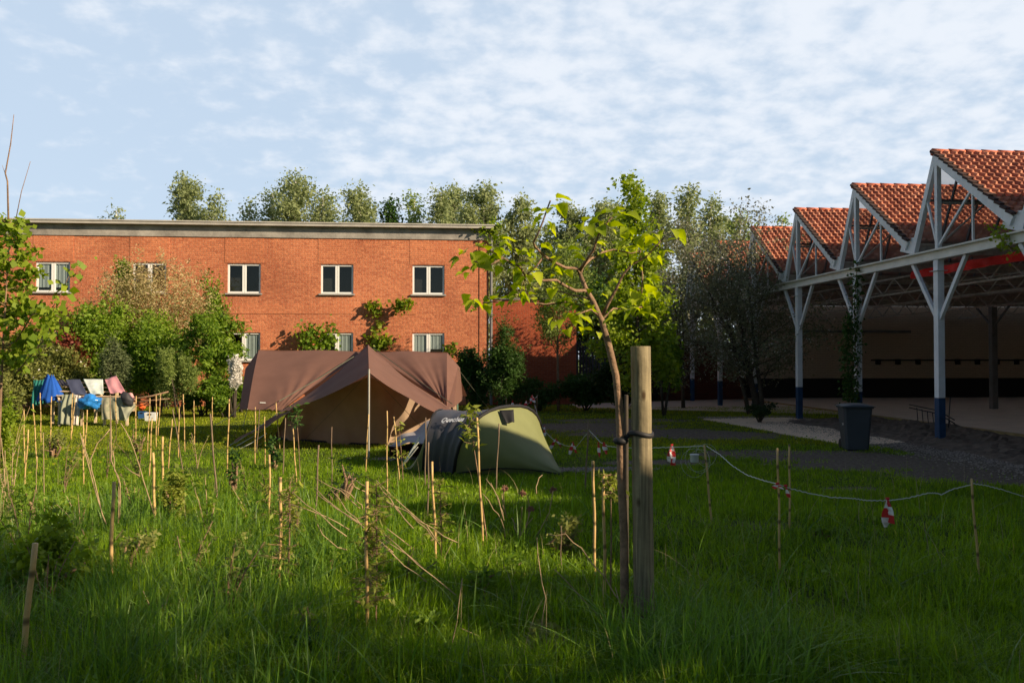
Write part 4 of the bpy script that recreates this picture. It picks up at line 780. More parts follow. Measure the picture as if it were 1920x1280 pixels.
# ================================================================== CANES
CANES = [  # px_top, py_top, px_base, py_base, px width, weathered, leaves, label
 (44.5, 765.5, 46, 870, 2.4, 0, 0, 'tall bamboo cane at the far left, one of two canes that nearly touch'), (53.4, 805, 44.5, 930, 3, 0, 0, 'shorter slanting bamboo cane touching the tall one at the far left'),
 (62, 757, 70, 880, 2.4, 0, 0, 'thin bamboo cane left of the teal cloth, leaning slightly left'), (75.5, 736, 77, 830, 2, 0, 0, 'bamboo cane rising in front of the blue cloth at its left edge'),
 (96.5, 743, 94, 845, 2.4, 0, 0, 'bamboo cane standing in front of the blue cloth hem'), (136, 737, 133, 825, 2.2, 0, 0, 'bamboo cane in front of the green-grey hanging blanket'),
 (141, 745, 134, 815, 2, 0, 0, 'slanting cane crossing the white hanging towel'), (156, 785, 156.5, 912, 2.8, 0, 0, 'bamboo cane below the blue plastic bag, beside the forked dry stem'),
 (164, 768, 158, 860, 2.4, 0, 0, 'leaning bamboo cane just right of and below the blue plastic bag'), (207, 739, 206, 870, 2.2, 1, 0, 'weathered cane in front of the patterned beige sheet'),
 (217, 739, 218, 835, 2, 0, 0, 'thin cane beside the weathered one, in front of the beige sheet'), (255, 742, 254, 850, 2.4, 0, 0, 'bamboo cane standing at the right end of the laundry rack'),
 (213, 903, 206, 1140, 7, 0, 0, 'thick pale bamboo cane in the tall grass near the bottom left'), (287, 848, 291, 995, 5, 0, 0, 'thick bamboo cane rising from a yellowish low shrub'),
 (281.5, 746, 276, 850, 2.2, 0, 0, 'bamboo cane in front of the white tub, leaning right'), (293, 741, 293, 840, 2, 0, 0, 'upright thin cane just right of the white tub'),
 (301.4, 738.6, 296, 818, 2, 0, 0, 'thin slanting cane right of the white tub, touching the rail end'), (285, 783, 280, 895, 2.6, 0, 0, 'bamboo cane in front of and below the white tub'),
 (304.5, 818, 305, 905, 4, 0, 0, 'short thick bamboo cane standing alone below the tub'), (323, 785.5, 315, 880, 2.4, 0, 0, 'bamboo cane leaning right towards the crossed pair'),
 (336, 762, 334, 860, 2.2, 0, 0, 'upright cane crossed by a leaning dark cane'), (324, 767, 344.5, 890, 2.2, 1, 0, 'dark cane leaning left across an upright one'),
 (343.6, 738.6, 347, 848, 2, 0, 0, 'thin pale cane behind the crossed pair of canes'), (363.5, 750, 365, 835, 2, 0, 0, 'bamboo cane midway between the crossed canes and the brown tent'),
 (398, 744, 398, 800, 1.8, 0, 0, 'small distant cane below the green hedge, left of the tent'), (394, 775, 408, 945, 3.6, 1, 0, 'long weathered stick leaning left with dry sedge at its foot'),
 (430, 748, 425, 900, 2.8, 0, 0, 'tall bamboo cane just left of the brown tent'), (479, 763, 478, 872, 2.2, 0, 0, 'bamboo cane in front of the lower left edge of the brown tent'),
 (487, 768, 481, 850, 1.8, 1, 0, 'thin dark cane in front of the left edge of the brown tent'), (496, 781, 497.5, 875, 2, 0, 0, 'small cane among the white tent guy ropes'),
 (517, 753, 525, 842, 2.2, 0, 0, 'pinkish cane leaning in front of the gathered folds of the brown tent'), (535, 783, 530, 892, 2.4, 1, 0, 'dark cane at the left corner of the tent body'),
 (549, 800, 556, 905, 2.4, 0, 90, 'slanting cane with a small dark leafy sapling above it, by the tent body'), (505.6, 852, 505, 1000, 4, 0, 120, 'bamboo cane with bright leaves on its left, partner of a thicker cane'),
 (526.5, 894.5, 524, 1135, 6.3, 0, 260, 'thick honey coloured cane with curled bright leaves behind it'), (597.5, 834, 590.5, 1000, 3.6, 1, 0, 'brown cane standing behind the bundle of dry stems'),
 (621.7, 800, 622.5, 915, 2.2, 1, 0, 'dark thin cane in front of the left half of the tent porch'), (691, 776, 685.5, 885, 2.2, 0, 0, 'cane leaning beside the porch pole of the brown tent'),
 (725.7, 770, 725.7, 930, 2.8, 0, 0, 'straight tall cane right of the porch pole'), (738.7, 781, 749.5, 905, 2.6, 0, 40, 'leaning cane in front of the grey tent flap'),
 (798.7, 782.5, 797, 915, 2.6, 1, 0, 'dark upright cane in front of the charcoal tent side'), (803.7, 828.7, 802, 985, 3.2, 1, 0, 'shorter brown cane directly below the charcoal tent side'),
 (809.5, 865, 818, 1055, 4.6, 0, 170, 'sunlit cane with a wilting leafy shoot, below the pop-up tent'), (687, 902, 688, 1210, 6.5, 0, 420, 'knobbly cane wrapped in leaves beside the bundle of dry stems'),
 (894, 782.5, 905.5, 1025, 4, 0, 70, 'long cane with a leafy sapling at its top, crossing the charcoal tent'), (936, 794, 929.5, 922, 2.8, 1, 0, 'dark slanting cane in front of the olive green tent end'),
 (1103.7, 790, 1097, 922, 3.6, 1, 0, 'square grey stake holding the flag rope right of the pop-up tent'), (1112, 864, 1116, 1085, 5.4, 0, 0, 'cane with sunlit tip left of its twin, near the young lime tree'),
 (1131.7, 889, 1134, 1145, 5.8, 0, 120, 'cane with leaves at its sunlit tip, the one closer to the young lime tree'), (1002.5, 757.5, 1004.5, 822, 2.2, 1, 0, 'greenish stake just right of the pop-up tent holding the flag rope'),
 (1007, 740, 1006, 815, 1.8, 1, 0, 'thin dark stick tied to the end of the red and white flag line'), (949, 745, 950, 815, 1.6, 1, 0, 'short pale stick poking up behind the pop-up tent'),
 (1321, 834, 1335, 985, 4, 0, 0, 'cane carrying the coil of pale wire on the shaded lawn'), (1458, 840, 1463, 1082, 4.4, 0, 0, 'tall cane with a red and white ribbon knotted on it, nearer of two'),
 (1480, 833, 1481, 1000, 4, 0, 0, 'cane standing just behind and right of the ribboned one'), (1821, 897, 1837, 1094, 4.4, 0, 0, 'leaning cane holding the rope at the far right of the lawn'),
 (65, 1018, 34, 1330, 11, 0, 0, 'very thick cane leaning in the bottom left corner'), (1052, 985, 1052, 1080, 2.2, 1, 0, 'thin dark stick in the weeds left of the twin canes'),
]
CP = {}
for i, (xa, ya, xb, yb, w, grey, nl_, lab) in enumerate(CANES):
    dpt = gd(yb); base = at(xb, yb); top = atD(xa, ya, dpt-.02*(i % 3)); rr2 = w*(.88 if w < 4 else 1)/F_PX*dpt/2; b = MB(); n = 7
    pts = [base+Vector((0, 0, -.06))]+[base.lerp(top, k/n)+Vector((math.sin(i+k*1.3)*.004, 0, 0)) for k in range(1, n+1)]
    b.tube(pts, [rr2*1.08]+[rr2*(1.06-.12*k/n) for k in range(1, n+1)], 8)
    o = b.build('bamboo_cane' if not grey else 'weathered_cane', M['bamboo_grey' if grey else 'bamboo'], smooth=True); tag(o, lab, 'cane', 'canes standing in the lawn'); CP[i] = (top, base)
    if nl_:
        sp_ = empty('sapling', tuple(base+Vector((.05, .05, 0))), 'thin leafy sapling growing beside the '+{32: 'slanting cane at the tent body', 33: 'slimmer of the two paired canes', 34: 'thick honey coloured cane', 39: 'leaning cane before the grey flap', 42: 'sunlit cane below the pop-up tent', 43: 'knobbly cane near the dry stems', 44: 'long cane crossing the charcoal tent', 48: 'sunlit tipped cane near the lime tree'}[i], 'sapling', 'leafy saplings tied to canes')
        hfac = {32: 1.35, 44: 1.08, 39: .95, 42: .8, 43: .98, 34: .98, 33: .75, 48: 1.0}.get(i, 1); S = base.lerp(top, hfac)+Vector((.06 if i not in (33, 44) else -.08, .04, 0)); sm = MB(); sm.tube([base+Vector((.05, .05, 0)), base.lerp(S, .5)+Vector((.03, .02, 0)), S], [.007, .006, .003], 5); low = {44: .72, 48: .8, 32: .75}.get(i, .25)
        PP = []
        for k in range(int(nl_*.3)+4):
            t_ = low+(1-low)*random.random(); a = base.lerp(S, t_); az = random.uniform(0, 6.28); l_ = random.uniform(.05, .16)*(1.2-t_*.5); e_ = a+Vector((math.cos(az)*l_, math.sin(az)*l_, random.uniform(-.02, .06))); sm.tube([a, e_], .0025, 3)
            for q_ in range(4): PP.append([*(a.lerp(e_, random.uniform(.4, 1.1)))])
        sm.build('stem', M['bark'], sp_); leaf_cloud('foliage', np.array(PP), .045 if i in (34, 43, 42, 48, 33) else .07, L['young' if i != 32 else 'deep'], sp_, i, .45, .36)
# ================================================================== ROPES AND FLAGS
def rope(pts, lab, sag=0, r=.0042, m='rope'):
    P = []
    for a, b_ in zip(pts[:-1], pts[1:]):
        for k in range(8): t = k/8; P.append(a.lerp(b_, t)-Vector((0, 0, sag*4*t*(1-t)))+Vector((0, 0, .004*math.sin(k*3+a.x*7))))
    P.append(pts[-1]); b = MB(); b.tube(P, r, 5); return tag(b.build('rope', M[m], smooth=True), lab, 'rope', 'flag rope tied from cane to cane')
def dp_at(px):   # depth of the rope line between its canes
    K_ = [(900, 22), (1007, 20), (1004, 19.5), (1100, 11.75), (1325, 9.5), (1458, 7.3), (1480, 8.9), (1830, 7.0), (1990, 7.2)]
    return np.interp(px, [900, 940, 1003, 1100, 1325, 1458, 1480, 1830, 1990], [19, 20, 19.5, 11.75, 9.35, 7.15, 7.3, 6.95, 7.2])
rp = lambda L2: [atD(x, y, float(dp_at(x))) for x, y in L2]
rope([atD(x, y, 20) for x, y in [(949, 768), (962, 766), (976, 763), (990, 757), (1007, 743)]], 'short rope strung with small red and white flags behind the pop-up tent', r=.006)
rope(rp([(1003, 760), (1008, 778), (1015, 797), (1025, 812), (1040, 826), (1060, 835), (1080, 838), (1101, 812)]), 'pale rope sagging from the greenish stake to the square grey stake', r=.005)
rope(rp([(1104, 806), (1116, 818), (1126, 829), (1140, 836), (1165, 839), (1210, 840), (1262, 838), (1322, 836)]), 'pale rope running behind the lime tree stake to the wire coil')
rope(rp([(1325, 836), (1350, 852), (1372, 872), (1400, 890), (1430, 900), (1458, 907), (1480, 915), (1520, 925), (1560, 932), (1600, 934), (1625, 938), (1665, 938), (1700, 934), (1740, 924), (1757, 924), (1765, 927), (1785, 917), (1822, 908)]), 'long sagging white rope across the shaded lawn')
rope(rp([(1823, 906), (1850, 910), (1880, 918), (1925, 932), (1990, 950)]), 'white rope leaving the last leaning cane towards the right')
def flagm(px, py, w, h, lab, dpt=None, two=False, tilt=0, seed=0, redfirst=True):
    dpt = dpt or float(dp_at(px)); s = dpt/F_PX; p = atD(px, py, dpt-.03); r_ = random.Random(seed); o = MB()
    def strip(dx, tw, wd, hh, rf):
        n = 6; vs = []
        for k in range(n+1):
            t = k/n; c = p+CR*(dx*s*t)+Vector((0, 0, -hh*s*t)); half = wd*s*.5*(.15+.85*min(1, t*1.8)); ang = tw*t+.4*math.sin(t*5+seed); e = CR*math.cos(ang)+Vector((0, 1, 0))*math.sin(ang)
            vs += [c-e*half, c+e*half+Vector((0, 0, -.01*t))]
        for k in range(n): o.add(vs[2*k:2*k+4], [(0, 1, 3, 2)], (0 if (k//2) % 2 == (0 if rf else 1) else 1))
    strip(tilt, .8, w, h, redfirst)
    if two: strip(-tilt if tilt else w*.9, -.9, w*.9, h*.85, not redfirst)
    kn = Vector(p); o.tube([kn-CR*.012, kn+CR*.012], .010, 5)
    return tag(o.build('tape_flag', [M['red'], M['white']], solid=.0015), lab, 'flag', 'red and white tape flags on the ropes')
flagm(961, 751, 6, 12, 'tiny upright tape flag poking out just above the pop-up tent hoop', 20, seed=1); flagm(975, 756, 6, 12, 'small tape flag second from the pop-up tent on the short rope', 20, seed=2, two=True, tilt=3)
flagm(987, 751, 7, 14, 'small crumpled tape flag third on the short rope', 20, seed=3, redfirst=False, tilt=-3); flagm(998, 741, 8, 15, 'tape flag nearest the dark stick at the end of the short rope', 20, seed=4, tilt=-3, two=True)
flagm(990, 772, 9, 20, 'pale spotted tape flag hanging against the black hoop of the pop-up tent', 19, seed=5, tilt=7, redfirst=False)
flagm(1021, 799, 6, 17, 'single straight tape flag, white above red, beside the pop-up tent', seed=6, redfirst=False); flagm(1042, 822, 7, 18, 'twisted tape flag slanting down left in the sag of the rope', seed=7, tilt=-10, redfirst=False, two=True)
flagm(1074, 829, 7, 22, 'pair of tape tails spread like an upturned V', seed=8, tilt=-6, two=True, redfirst=False); flagm(1122, 830, 7, 26, 'double tape flag right beside the square grey stake', seed=9, tilt=2, redfirst=True); flagm(1132, 830, 13, 20, 'broad folded red tape flag just right of a narrow tail', seed=10, tilt=5)
flagm(1260, 834, 18, 37, 'large red and white tape flag hanging alone right of the thick stake', seed=11, tilt=2, two=True); flagm(1458, 906, 11, 9, 'ribbon of tape knotted round the tall cane', seed=12, tilt=8, two=True, redfirst=False, dpt=7.05)
flagm(1473, 910, 9, 21, 'small red tape flag between the two close canes', seed=13, tilt=6); flagm(1664, 934, 20, 52, 'biggest tape flag with a long white tail hanging low over the lawn', seed=14, tilt=-4, redfirst=False, two=True, dpt=6.95)
# coil of wire
cl_ = MB(); cc = atD(1307, 862, 9.3)
for k, (r1, dx, dz) in enumerate(((.13, 0, .02), (.115, .03, -.01), (.14, -.03, -.03), (.11, .1, .05))): cl_.tube([cc+CR*(dx+r1*math.cos(a))+Vector((0, .02*math.sin(a*2+k), dz+r1*1.1*math.sin(a))) for a in np.linspace(0, 6.28, 24)], .0014, 4, cap=False)
tag(cl_.build('wire_coil', M['rope']), 'loose coil of thin pale wire hung on a cane', 'wire')
b = MB(); b.lathe(atD(1302, 866, 9.25), [(.04, 0), (.045, .01), (.045, .07), (.05, .075), (.05, .085)], 12); tag(b.build('pot', mat('plastic_clear', (.5, .52, .52), .4), smooth=True), 'small white plastic pot inside the wire coil', 'pot')
#SECTION_LAUNDRY
# ================================================================== LAUNDRY RACK
DL = 23.6
rack = empty('pallet_rack', tuple(at(190, 800)), 'low rack of wooden slats draped with drying clothes in front of the bushes', 'rack')
M['plank'] = mat('weathered_plank', (.62, .48, .32), .85, var=.25, vscale=8)
S0, S1 = atD(100, 714, 24.2), atD(236, 716, 24.2); S2, S3 = atD(112, 747, 23.3), atD(256, 749, 23.3)
for k in range(5):
    f = k/4; a, c = S0.lerp(S2, f), S1.lerp(S3, f*.999); b = MB(); b.beam(a+Vector((0, 0, -.04)), a.lerp(c, .93-.12*(1-f))+Vector((0, 0, -.04)), .20, .025); b.build('slat', M['plank'], rack)
for k in range(4):
    f = k/3*.88; a, c = S0.lerp(S1, f), S2.lerp(S3, f); b = MB(); b.beam(a+Vector((0, 0, -.08)), c+Vector((0, 0, -.08)), .05, .05); b.build('crossbar', M['plank'], rack)
    b = MB(); b.beam(Vector((c.x, c.y, 0)), c+Vector((0, 0, -.1)), .06, .06, up=(0, 1, 0)); b.build('leg', M['plank'], rack); b = MB(); b.beam(Vector((a.x, a.y, 0)), a+Vector((0, 0, -.1)), .06, .06, up=(0, 1, 0)); b.build('leg', M['plank'], rack)
for i, (z) in enumerate((758, 768)): b = MB(); b.beam(atD(180, z, 23.25), atD(255, z-1, 23.25), .10, .022, up=(0, -1, .1)); b.build('slat', M['plank'], rack)
b = MB(); b.tube([atD(250, 747, 23.2), atD(285, 742, 23.4), atD(316, 734, 23.6)], .022, 7); tag(b.build('rail', M['bark'], smooth=True), 'thin wooden pole reaching out to the right of the laundry rack, upper one', 'pole')
b = MB(); b.tube([atD(256, 753, 23.4), atD(318, 747, 23.7)], .015, 7); tag(b.build('rail', M['bark'], smooth=True), 'thin lower wooden pole under the sloping one right of the laundry', 'pole')
def cloth(name, q, d, m, lab, cat='cloth', amp=.04, fr=18, vert=False, grp='clothes drying on the rack', nu=22, nv=14):
    dd = d if isinstance(d, (list, tuple)) else [d]*4; c = [atD(x, y, e) for (x, y), e in zip(q, dd)]
    b = MB(); b.patch(*c, nu, nv, lambda u, v: amp*(math.sin(u*fr+1.2*math.sin(v*3))*(.3+.7*v)+.4*math.sin(v*8+u*5))); return tag(b.build(name, m, smooth=True, solid=.006), lab, cat, grp)
cm_ = lambda n, c, v=.08: mat(n, c, .9, var=v, vscale=5)
cloth('towel', [(63, 712), (91, 711), (84, 757), (56, 762)], [24.1, 24.1, 23.5, 23.5], cm_('teal', (.02, .16, .13)), 'dark teal striped towel hanging at the left end of the rack', 'towel', .05, 26)
# blue jacket: gathered cone over a peg
b = MB(); n = 20; vs = []; tp = atD(95, 704, 23.7)
for j in range(9):
    v = j/8
    for i in range(n+1):
        t = math.pi*(i/n); rr3 = (.07+.30*v**.8)*(1+.14*math.sin(i*1.9+j*.3)); vs.append(tp+CR*(-math.cos(t)*rr3+.03*v)+Vector((0, -1, 0))*(math.sin(t)*rr3*.6)+Vector((0, 0, -.70*v+.04*math.sin(i*1.1))))
b.add(vs, [(j*(n+1)+i, j*(n+1)+i+1, (j+1)*(n+1)+i+1, (j+1)*(n+1)+i) for j in range(8) for i in range(n)])
tag(b.build('jacket', cm_('royal_blue', (.012, .09, .42)), smooth=True, solid=.008), 'bright royal blue garment hanging from the left corner of the rack', 'jacket', 'clothes drying on the rack')
cloth('cloth', [(104, 712), (118, 712), (129, 723), (110, 723)], [24.1, 24.1, 23.8, 23.8], cm_('charcoal', (.04, .04, .06)), 'small charcoal cloth folded over the top slat beside the blue garment', amp=.02)
cloth('trousers', [(123, 711), (150, 711), (164, 740), (136, 740)], [24.15, 24.15, 23.4, 23.4], cm_('slate', (.06, .07, .12)), 'dark slate blue cloth spread over the middle of the slats', amp=.012, fr=9)
w_ = mat('white_print', (.82, .82, .80), .9, var=0, vscale=14, c2=(.50, .62, .50)); cloth('shirt', [(156, 710), (193, 711), (194, 738), (171, 740)], [24.15, 24.15, 23.4, 23.4], w_, 'white shirt with faint green print lying on the slats', 'shirt', .012, 9)
cloth('towel', [(196, 711), (218, 704), (237, 738), (206, 736)], [24.1, 24.2, 23.4, 23.4], cm_('pink', (.62, .28, .30)), 'plain pink towel over the right part of the slats', 'towel', .02, 9)
cloth('towel', [(232, 735), (248, 737), (256, 750), (240, 752)], [23.5, 23.5, 23.2, 23.2], cm_('pinkstripe', (.66, .36, .34), .3), 'small striped pinkish towel at the right end below the pink one', 'towel', .02, 14)
cloth('blanket', [(116, 739), (141, 739), (136, 797), (107, 794)], [23.2, 23.2, 22.9, 22.9], cm_('greygreen', (.26, .28, .20), .2), 'grey-green blanket hanging to the ground at the front', 'blanket', .05, 16)
cloth('towel', [(139, 739), (152, 742), (146, 797), (136, 796)], [23.2, 23.2, 22.95, 22.95], cm_('offwhite', (.62, .55, .48), .2), 'narrow off-white towel with pink edge beside the grey-green blanket', 'towel', .04, 14)
cloth('sheet', [(188, 745), (230, 745), (234, 788), (190, 786)], [23.2, 23.2, 23.0, 23.0], mat('beige_print', (.40, .36, .24), .9, var=0, vscale=12, c2=(.20, .22, .14)), 'beige patterned sheet hanging from the front of the rack', 'sheet', .035, 16)
cloth('tarp', [(226, 760), (254, 758), (250, 766), (236, 790)], [23.1, 23.2, 23.1, 22.8], cm_('awn', (.30, .31, .22)), 'grey-green pointed flap pulled down at the right end of the rack', 'tarp', .02, 8)
def blob(name, c, rx, ry, rz, m, lab, cat, seed, rough=.18, tilt=0, grp=None):
    b = MB(); r_ = random.Random(seed); n, k = 20, 14; vs = []; ph = [r_.uniform(0, 6) for _ in range(6)]
    for j in range(k+1):
        for i in range(n):
            t, f = 2*math.pi*i/n, math.pi*j/k; x, y, z = math.sin(f)*math.cos(t), math.sin(f)*math.sin(t), math.cos(f); q = 1+rough*(math.sin(5*x+ph[0])*math.sin(6*z+ph[1])+.6*math.sin(11*x+9*z+ph[2])*math.sin(8*y+ph[3]))
            X_, Z_ = x*rx*q, z*rz*q; vs.append(Vector(c)+Vector((X_*math.cos(tilt)+Z_*math.sin(tilt), y*ry*q, -X_*math.sin(tilt)+Z_*math.cos(tilt))))
    b.add(vs, [(j*n+i, (j+1)*n+i, (j+1)*n+(i+1) % n, j*n+(i+1) % n) for j in range(k) for i in range(n)]); return tag(b.build(name, m, smooth=True), lab, cat, grp)
blob('plastic_bag', atD(168, 753, 22.9), .30, .2, .20, mat('blue_plastic', (.03, .22, .62), .25, var=.5, vscale=7, bump=.8, bscale=9, spec=.6), 'crumpled shiny blue plastic bag hanging in the middle of the rack', 'bag', 3, .2)
blob('cushion', atD(238, 748, 23.1), .13, .10, .21, mat('black_bag', (.03, .03, .035), .6), 'black stuffed bag hanging at the right side of the rack', 'bag', 5, .12, -.6)
def tub(name, px, py, w, h, m, lab, dpt):
    p = at(px, py); s = dpt/F_PX; b = MB(); W2 = w*s/2; H2 = h*s; t = .015
    vs = [];
    for z, k in ((0, .9), (H2, 1), (H2, 1-.1), (.02, .8)): vs += [(p.x-W2*k, p.y-W2*.7*k, z), (p.x+W2*k, p.y-W2*.7*k, z), (p.x+W2*k, p.y+W2*.7*k, z), (p.x-W2*k, p.y+W2*.7*k, z)]
    b.add(vs, [(3, 2, 1, 0)]+[(k*4+i, k*4+(i+1) % 4, k*4+4+(i+1) % 4, k*4+4+i) for k in range(3) for i in range(4)]+[(12, 13, 14, 15)])
    o = b.build(name, m, bevel=.01); tag(o, lab, 'tub')
    hb = MB(); hb.tube([(p.x-W2*.3, p.y-W2*.72, H2*.82), (p.x+W2*.3, p.y-W2*.72, H2*.82)], .02, 6); hb.build('handle', M['black'], o); return o
tub('tub', 283, 789, 22, 17, mat('white_plastic', (.66, .68, .68), .5), 'white rectangular plastic tub on the grass right of the laundry', 23.5)
tub('tub', 267, 785, 15, 15, mat('blue_tub', (.03, .10, .25), .5), 'dark blue plastic tub tucked behind the white one', 24.0)
blob('cloth_bundle', atD(266, 763, 23.9), .09, .09, .09, cm_('orange', (.75, .13, .03)), 'small bright orange bundle of cloth on top of the blue tub', 'bundle', 9)
# ================================================================== TREES BEHIND THE BUILDING
def prof_b(t): return (.35+.65*math.sin(math.pi*min(1, .12+.9*(1-t)))**.8)*(1 if t < .85 else .8)
BT = [  # px, py_top, half px, depth, leaves, leafmat, name, label
 (214, 388, 22, 52, 900, 'birch', 'small sparse round tree alone above the far left roofline'), (346, 336, 34, 50, 7000, 'birch', 'tall dense tree above the roof, left of a lower companion'),
 (397, 370, 28, 49, 3800, 'birch', 'lower drooping tree against the right side of the first tall one above the roof'), (465, 381, 16, 52, 1800, 'birch', 'little feathery tree showing between two larger groups above the roof'),
 (516, 357, 22, 52, 2800, 'birch', 'tree leaning on the left side of the tallest pointed tree above the roof'), (549, 328, 34, 50, 7500, 'birch', 'tallest pointed tree above the middle of the roof'),
 (605, 362, 30, 51, 4200, 'birch', 'loose tree just right of the tallest pointed one'), (672, 357, 32, 48, 6000, 'birch', 'rounded two-headed tree above the middle windows'),
 (731, 374, 22, 49, 3200, 'deep', 'small dark cone shaped tree above the roof'), (778, 364, 20, 50, 2300, 'birch2', 'thin pale yellowish tree right of the small dark cone tree'),
 (824, 354, 26, 48, 3800, 'birch', 'slim tree beside the last big one above the roof corner'), (852, 349, 24, 49, 4200, 'birch', 'upright tree touching the drooping one near the roof corner'),
 (904, 346, 38, 44, 9000, 'birch', 'large birch with drooping branches behind the right roof corner'), (980, 371, 28, 44, 6500, 'birch', 'birch rising left behind the lime tree crown'),
 (940, 440, 30, 47, 3800, 'birch', 'low birch filling the gap beside the roof corner'), (1063, 380, 30, 46, 6000, 'birch', 'slender birch seen behind the lime tree crown, hazy grey-green'),
 (1020, 425, 26, 48, 3800, 'birch', 'shorter birch between two taller ones behind the low wall'), (1130, 374, 32, 45, 7000, 'birch', 'dark tall birch left of the bright yellow-green tree'),
 (1165, 385, 26, 47, 4000, 'birch', 'birch partly hidden by the bright yellow-green tree'), (1232, 366, 26, 45, 5500, 'birch', 'dark birch peeking right of the bright yellow-green tree'),
 (1290, 351, 28, 42, 4200, 'birch', 'pale airy birch standing above the shaded brick wall'), (1333, 370, 26, 43, 3600, 'birch', 'second airy birch, right of the pale tall one'),
 (1385, 402, 34, 46, 4200, 'birch2', 'broad light green tree behind the farthest tiled gables'), (1462, 404, 18, 52, 1500, 'birch2', 'small tree top showing between two tiled gables'), (1100, 430, 30, 50, 3800, 'birch', 'low hazy birch behind the middle of the red brick wall')]
for i, (px, py, hw, dpt, nl2, lm, lab) in enumerate(BT):
    top = atD(px, py, dpt); w = hw/F_PX*dpt
    tree('birch_tree' if lm == 'birch' else 'tree', lab, 'tree', (top.x, top.y, 0), top.z*1.0, w*1.28, .16, .22 if px > 900 else .42, 38, int(nl2*1.35), .17, L[lm], M['bark_birch'], 40+i, 'trees behind the building', droop=.55 if i in (2, 12, 13) else .3, rise=1.3, prof=prof_b, sig=.020, sub=7, aspect=.55)
# ================================================================== NEARER TREES AND SHRUBS
c = atD(1196, 700, 24)
tree('maple_tree', 'bright yellow-green tree with a tall narrow top behind the thick stake', 'tree', (c.x, c.y, 0), 6.85, 1.30, .08, .12, 44, 11000, .10, L['maple'], M['bark_dark'], 91, droop=.1, rise=.8, prof=lambda t: .34+.66*math.exp(-((t-.08)/.42)**2), sig=.02, sub=8, aspect=.8)
c = at(1047, 771); tree('fruit_tree', 'young round-crowned tree with many thin pale branches in front of the low brick wall', 'tree', (c.x, c.y, 0), 5.35, 1.6, .055, .33, 30, 11000, .075, L['birch2'], M['bark'], 92, droop=-.1, rise=1.5, prof=lambda t: .35+.65*math.sin(math.pi*min(1, .25+t*.7)), sig=.022, sub=7, extra=(L['young'], 900, .07))
c = at(1418, 776); tree('blossoming_tree', 'wide shaded multi-stemmed tree with tiny white blossom in front of the shed', 'tree', (c.x, c.y-.2, 0), 6.2, 2.6, .13, .14, 72, 24000, .078, L['olive'], M['bark_dark'], 93, droop=.1, rise=1.0, prof=lambda t: .42+.6*math.sin(math.pi*min(1, .15+t*.8)), sig=.024, sub=8, nstem=6, lean=(-1.2, .3), extra=(L['petal'], 3400, .038))
c = at(1300, 770); tree('blossoming_tree', 'smaller shaded tree with white blossom, left of the wide multi-stemmed one', 'tree', (c.x, c.y+1.5, 0), 5.3, 2.2, .09, .12, 40, 12000, .07, L['olive'], M['bark_dark'], 94, droop=.1, rise=.9, prof=lambda t: .45+.55*math.sin(math.pi*min(1, .2+t*.75)), sig=.028, sub=8, nstem=3, extra=(L['petal'], 2000, .038))
# maple sapling at the far left, close to the camera
mc = atD(18, 760, 11.5); ml = tree('maple_tree', 'young maple with broad light green leaves and long bare top twigs at the left edge', 'tree', (mc.x-.15, mc.y, 0), 3.75, .55, .028, .44, 34, 2000, .075, L['maple'], M['bark'], 95, droop=.2, rise=.5, prof=lambda t: 1.0-.62*t, sig=.012, sub=6, aspect=1.0, lean=(.12, 0))
b = MB(); b.tube([atD(16, 420, 11.5), atD(14, 340, 11.5), atD(10, 325, 11.5), atD(20, 270, 11.5), atD(26, 215, 11.5)], [.014, .011, .010, .008, .004], 6); b.tube([atD(30, 410, 11.7), atD(40, 360, 11.7), atD(57, 303, 11.7)], [.006, .005, .003], 5); b.tube([atD(10, 325, 11.5), atD(4, 310, 11.4)], [.005, .002], 4); b.build('twig', M['bark'], ml, smooth=True)
for k, (pts, nn2) in enumerate([([(40, 660, 11.6), (80, 600, 11.4), (110, 560, 11.3), (128, 520, 11.3), (150, 488, 11.3)], 60), ([(30, 640, 11.2), (60, 590, 11.1), (95, 585, 11.0), (120, 600, 11)], 90), ([(30, 700, 11.2), (80, 640, 11.0), (105, 620, 11)], 60)]):
    b = MB(); P = [atD(*q) for q in pts]; b.tube(P, [.012, .009, .007, .005, .003][:len(P)], 5); b.build('branch', M['bark'], ml, smooth=True); pp = []
    for q_ in range(nn2): f = random.uniform(.2, 1)*(len(P)-1); a_ = min(len(P)-2, int(f)); z_ = P[a_].lerp(P[a_+1], f-a_); pp.append([z_.x+random.gauss(0, .07), z_.y+random.gauss(0, .07), z_.z+random.gauss(0, .06)])
    leaf_cloud('leaves', np.array(pp), .085, L['maple'], ml, 300+k, .3, 1.0)
def B_(name, lab, cat, px, dpt, half, ptop, pbot, n, ls, lm, seed, **k):
    p = atD(px, ptop, dpt); s = dpt/F_PX; z1 = p.z; z0 = max(0, HC+(673-pbot)*s); return bush(name, lab, cat, (p.x, p.y, 0), half*s, k.pop('hy', half*s*.8), z0, z1, n, ls, L[lm], seed, **k)
g_ = 'shrubs along the brick building'
B_('shrub', 'large shrub with dry tan and pinkish flower sprays against the brick wall', 'shrub', 305, 31, 122, 470, 700, 30000, .085, 'tan', 101, lobes=44, group=g_, aspect=.35, hy=1.3)
B_('shrub', 'dense mid-green shrub behind the draped clothes, left half', 'shrub', 205, 29.5, 92, 540, 770, 26000, .095, 'green', 102, lobes=34, group=g_, hy=1.4)
B_('shrub', 'dense mid-green shrub to the right of the draped clothes', 'shrub', 295, 28.8, 78, 590, 775, 19000, .09, 'green', 103, lobes=28, group=g_, hy=1.3)
B_('shrub', 'upright green shoots rising at the right side of the tan flowering shrub', 'shrub', 405, 31.5, 40, 522, 760, 6500, .10, 'green', 104, lobes=20, point=.35, group=g_)
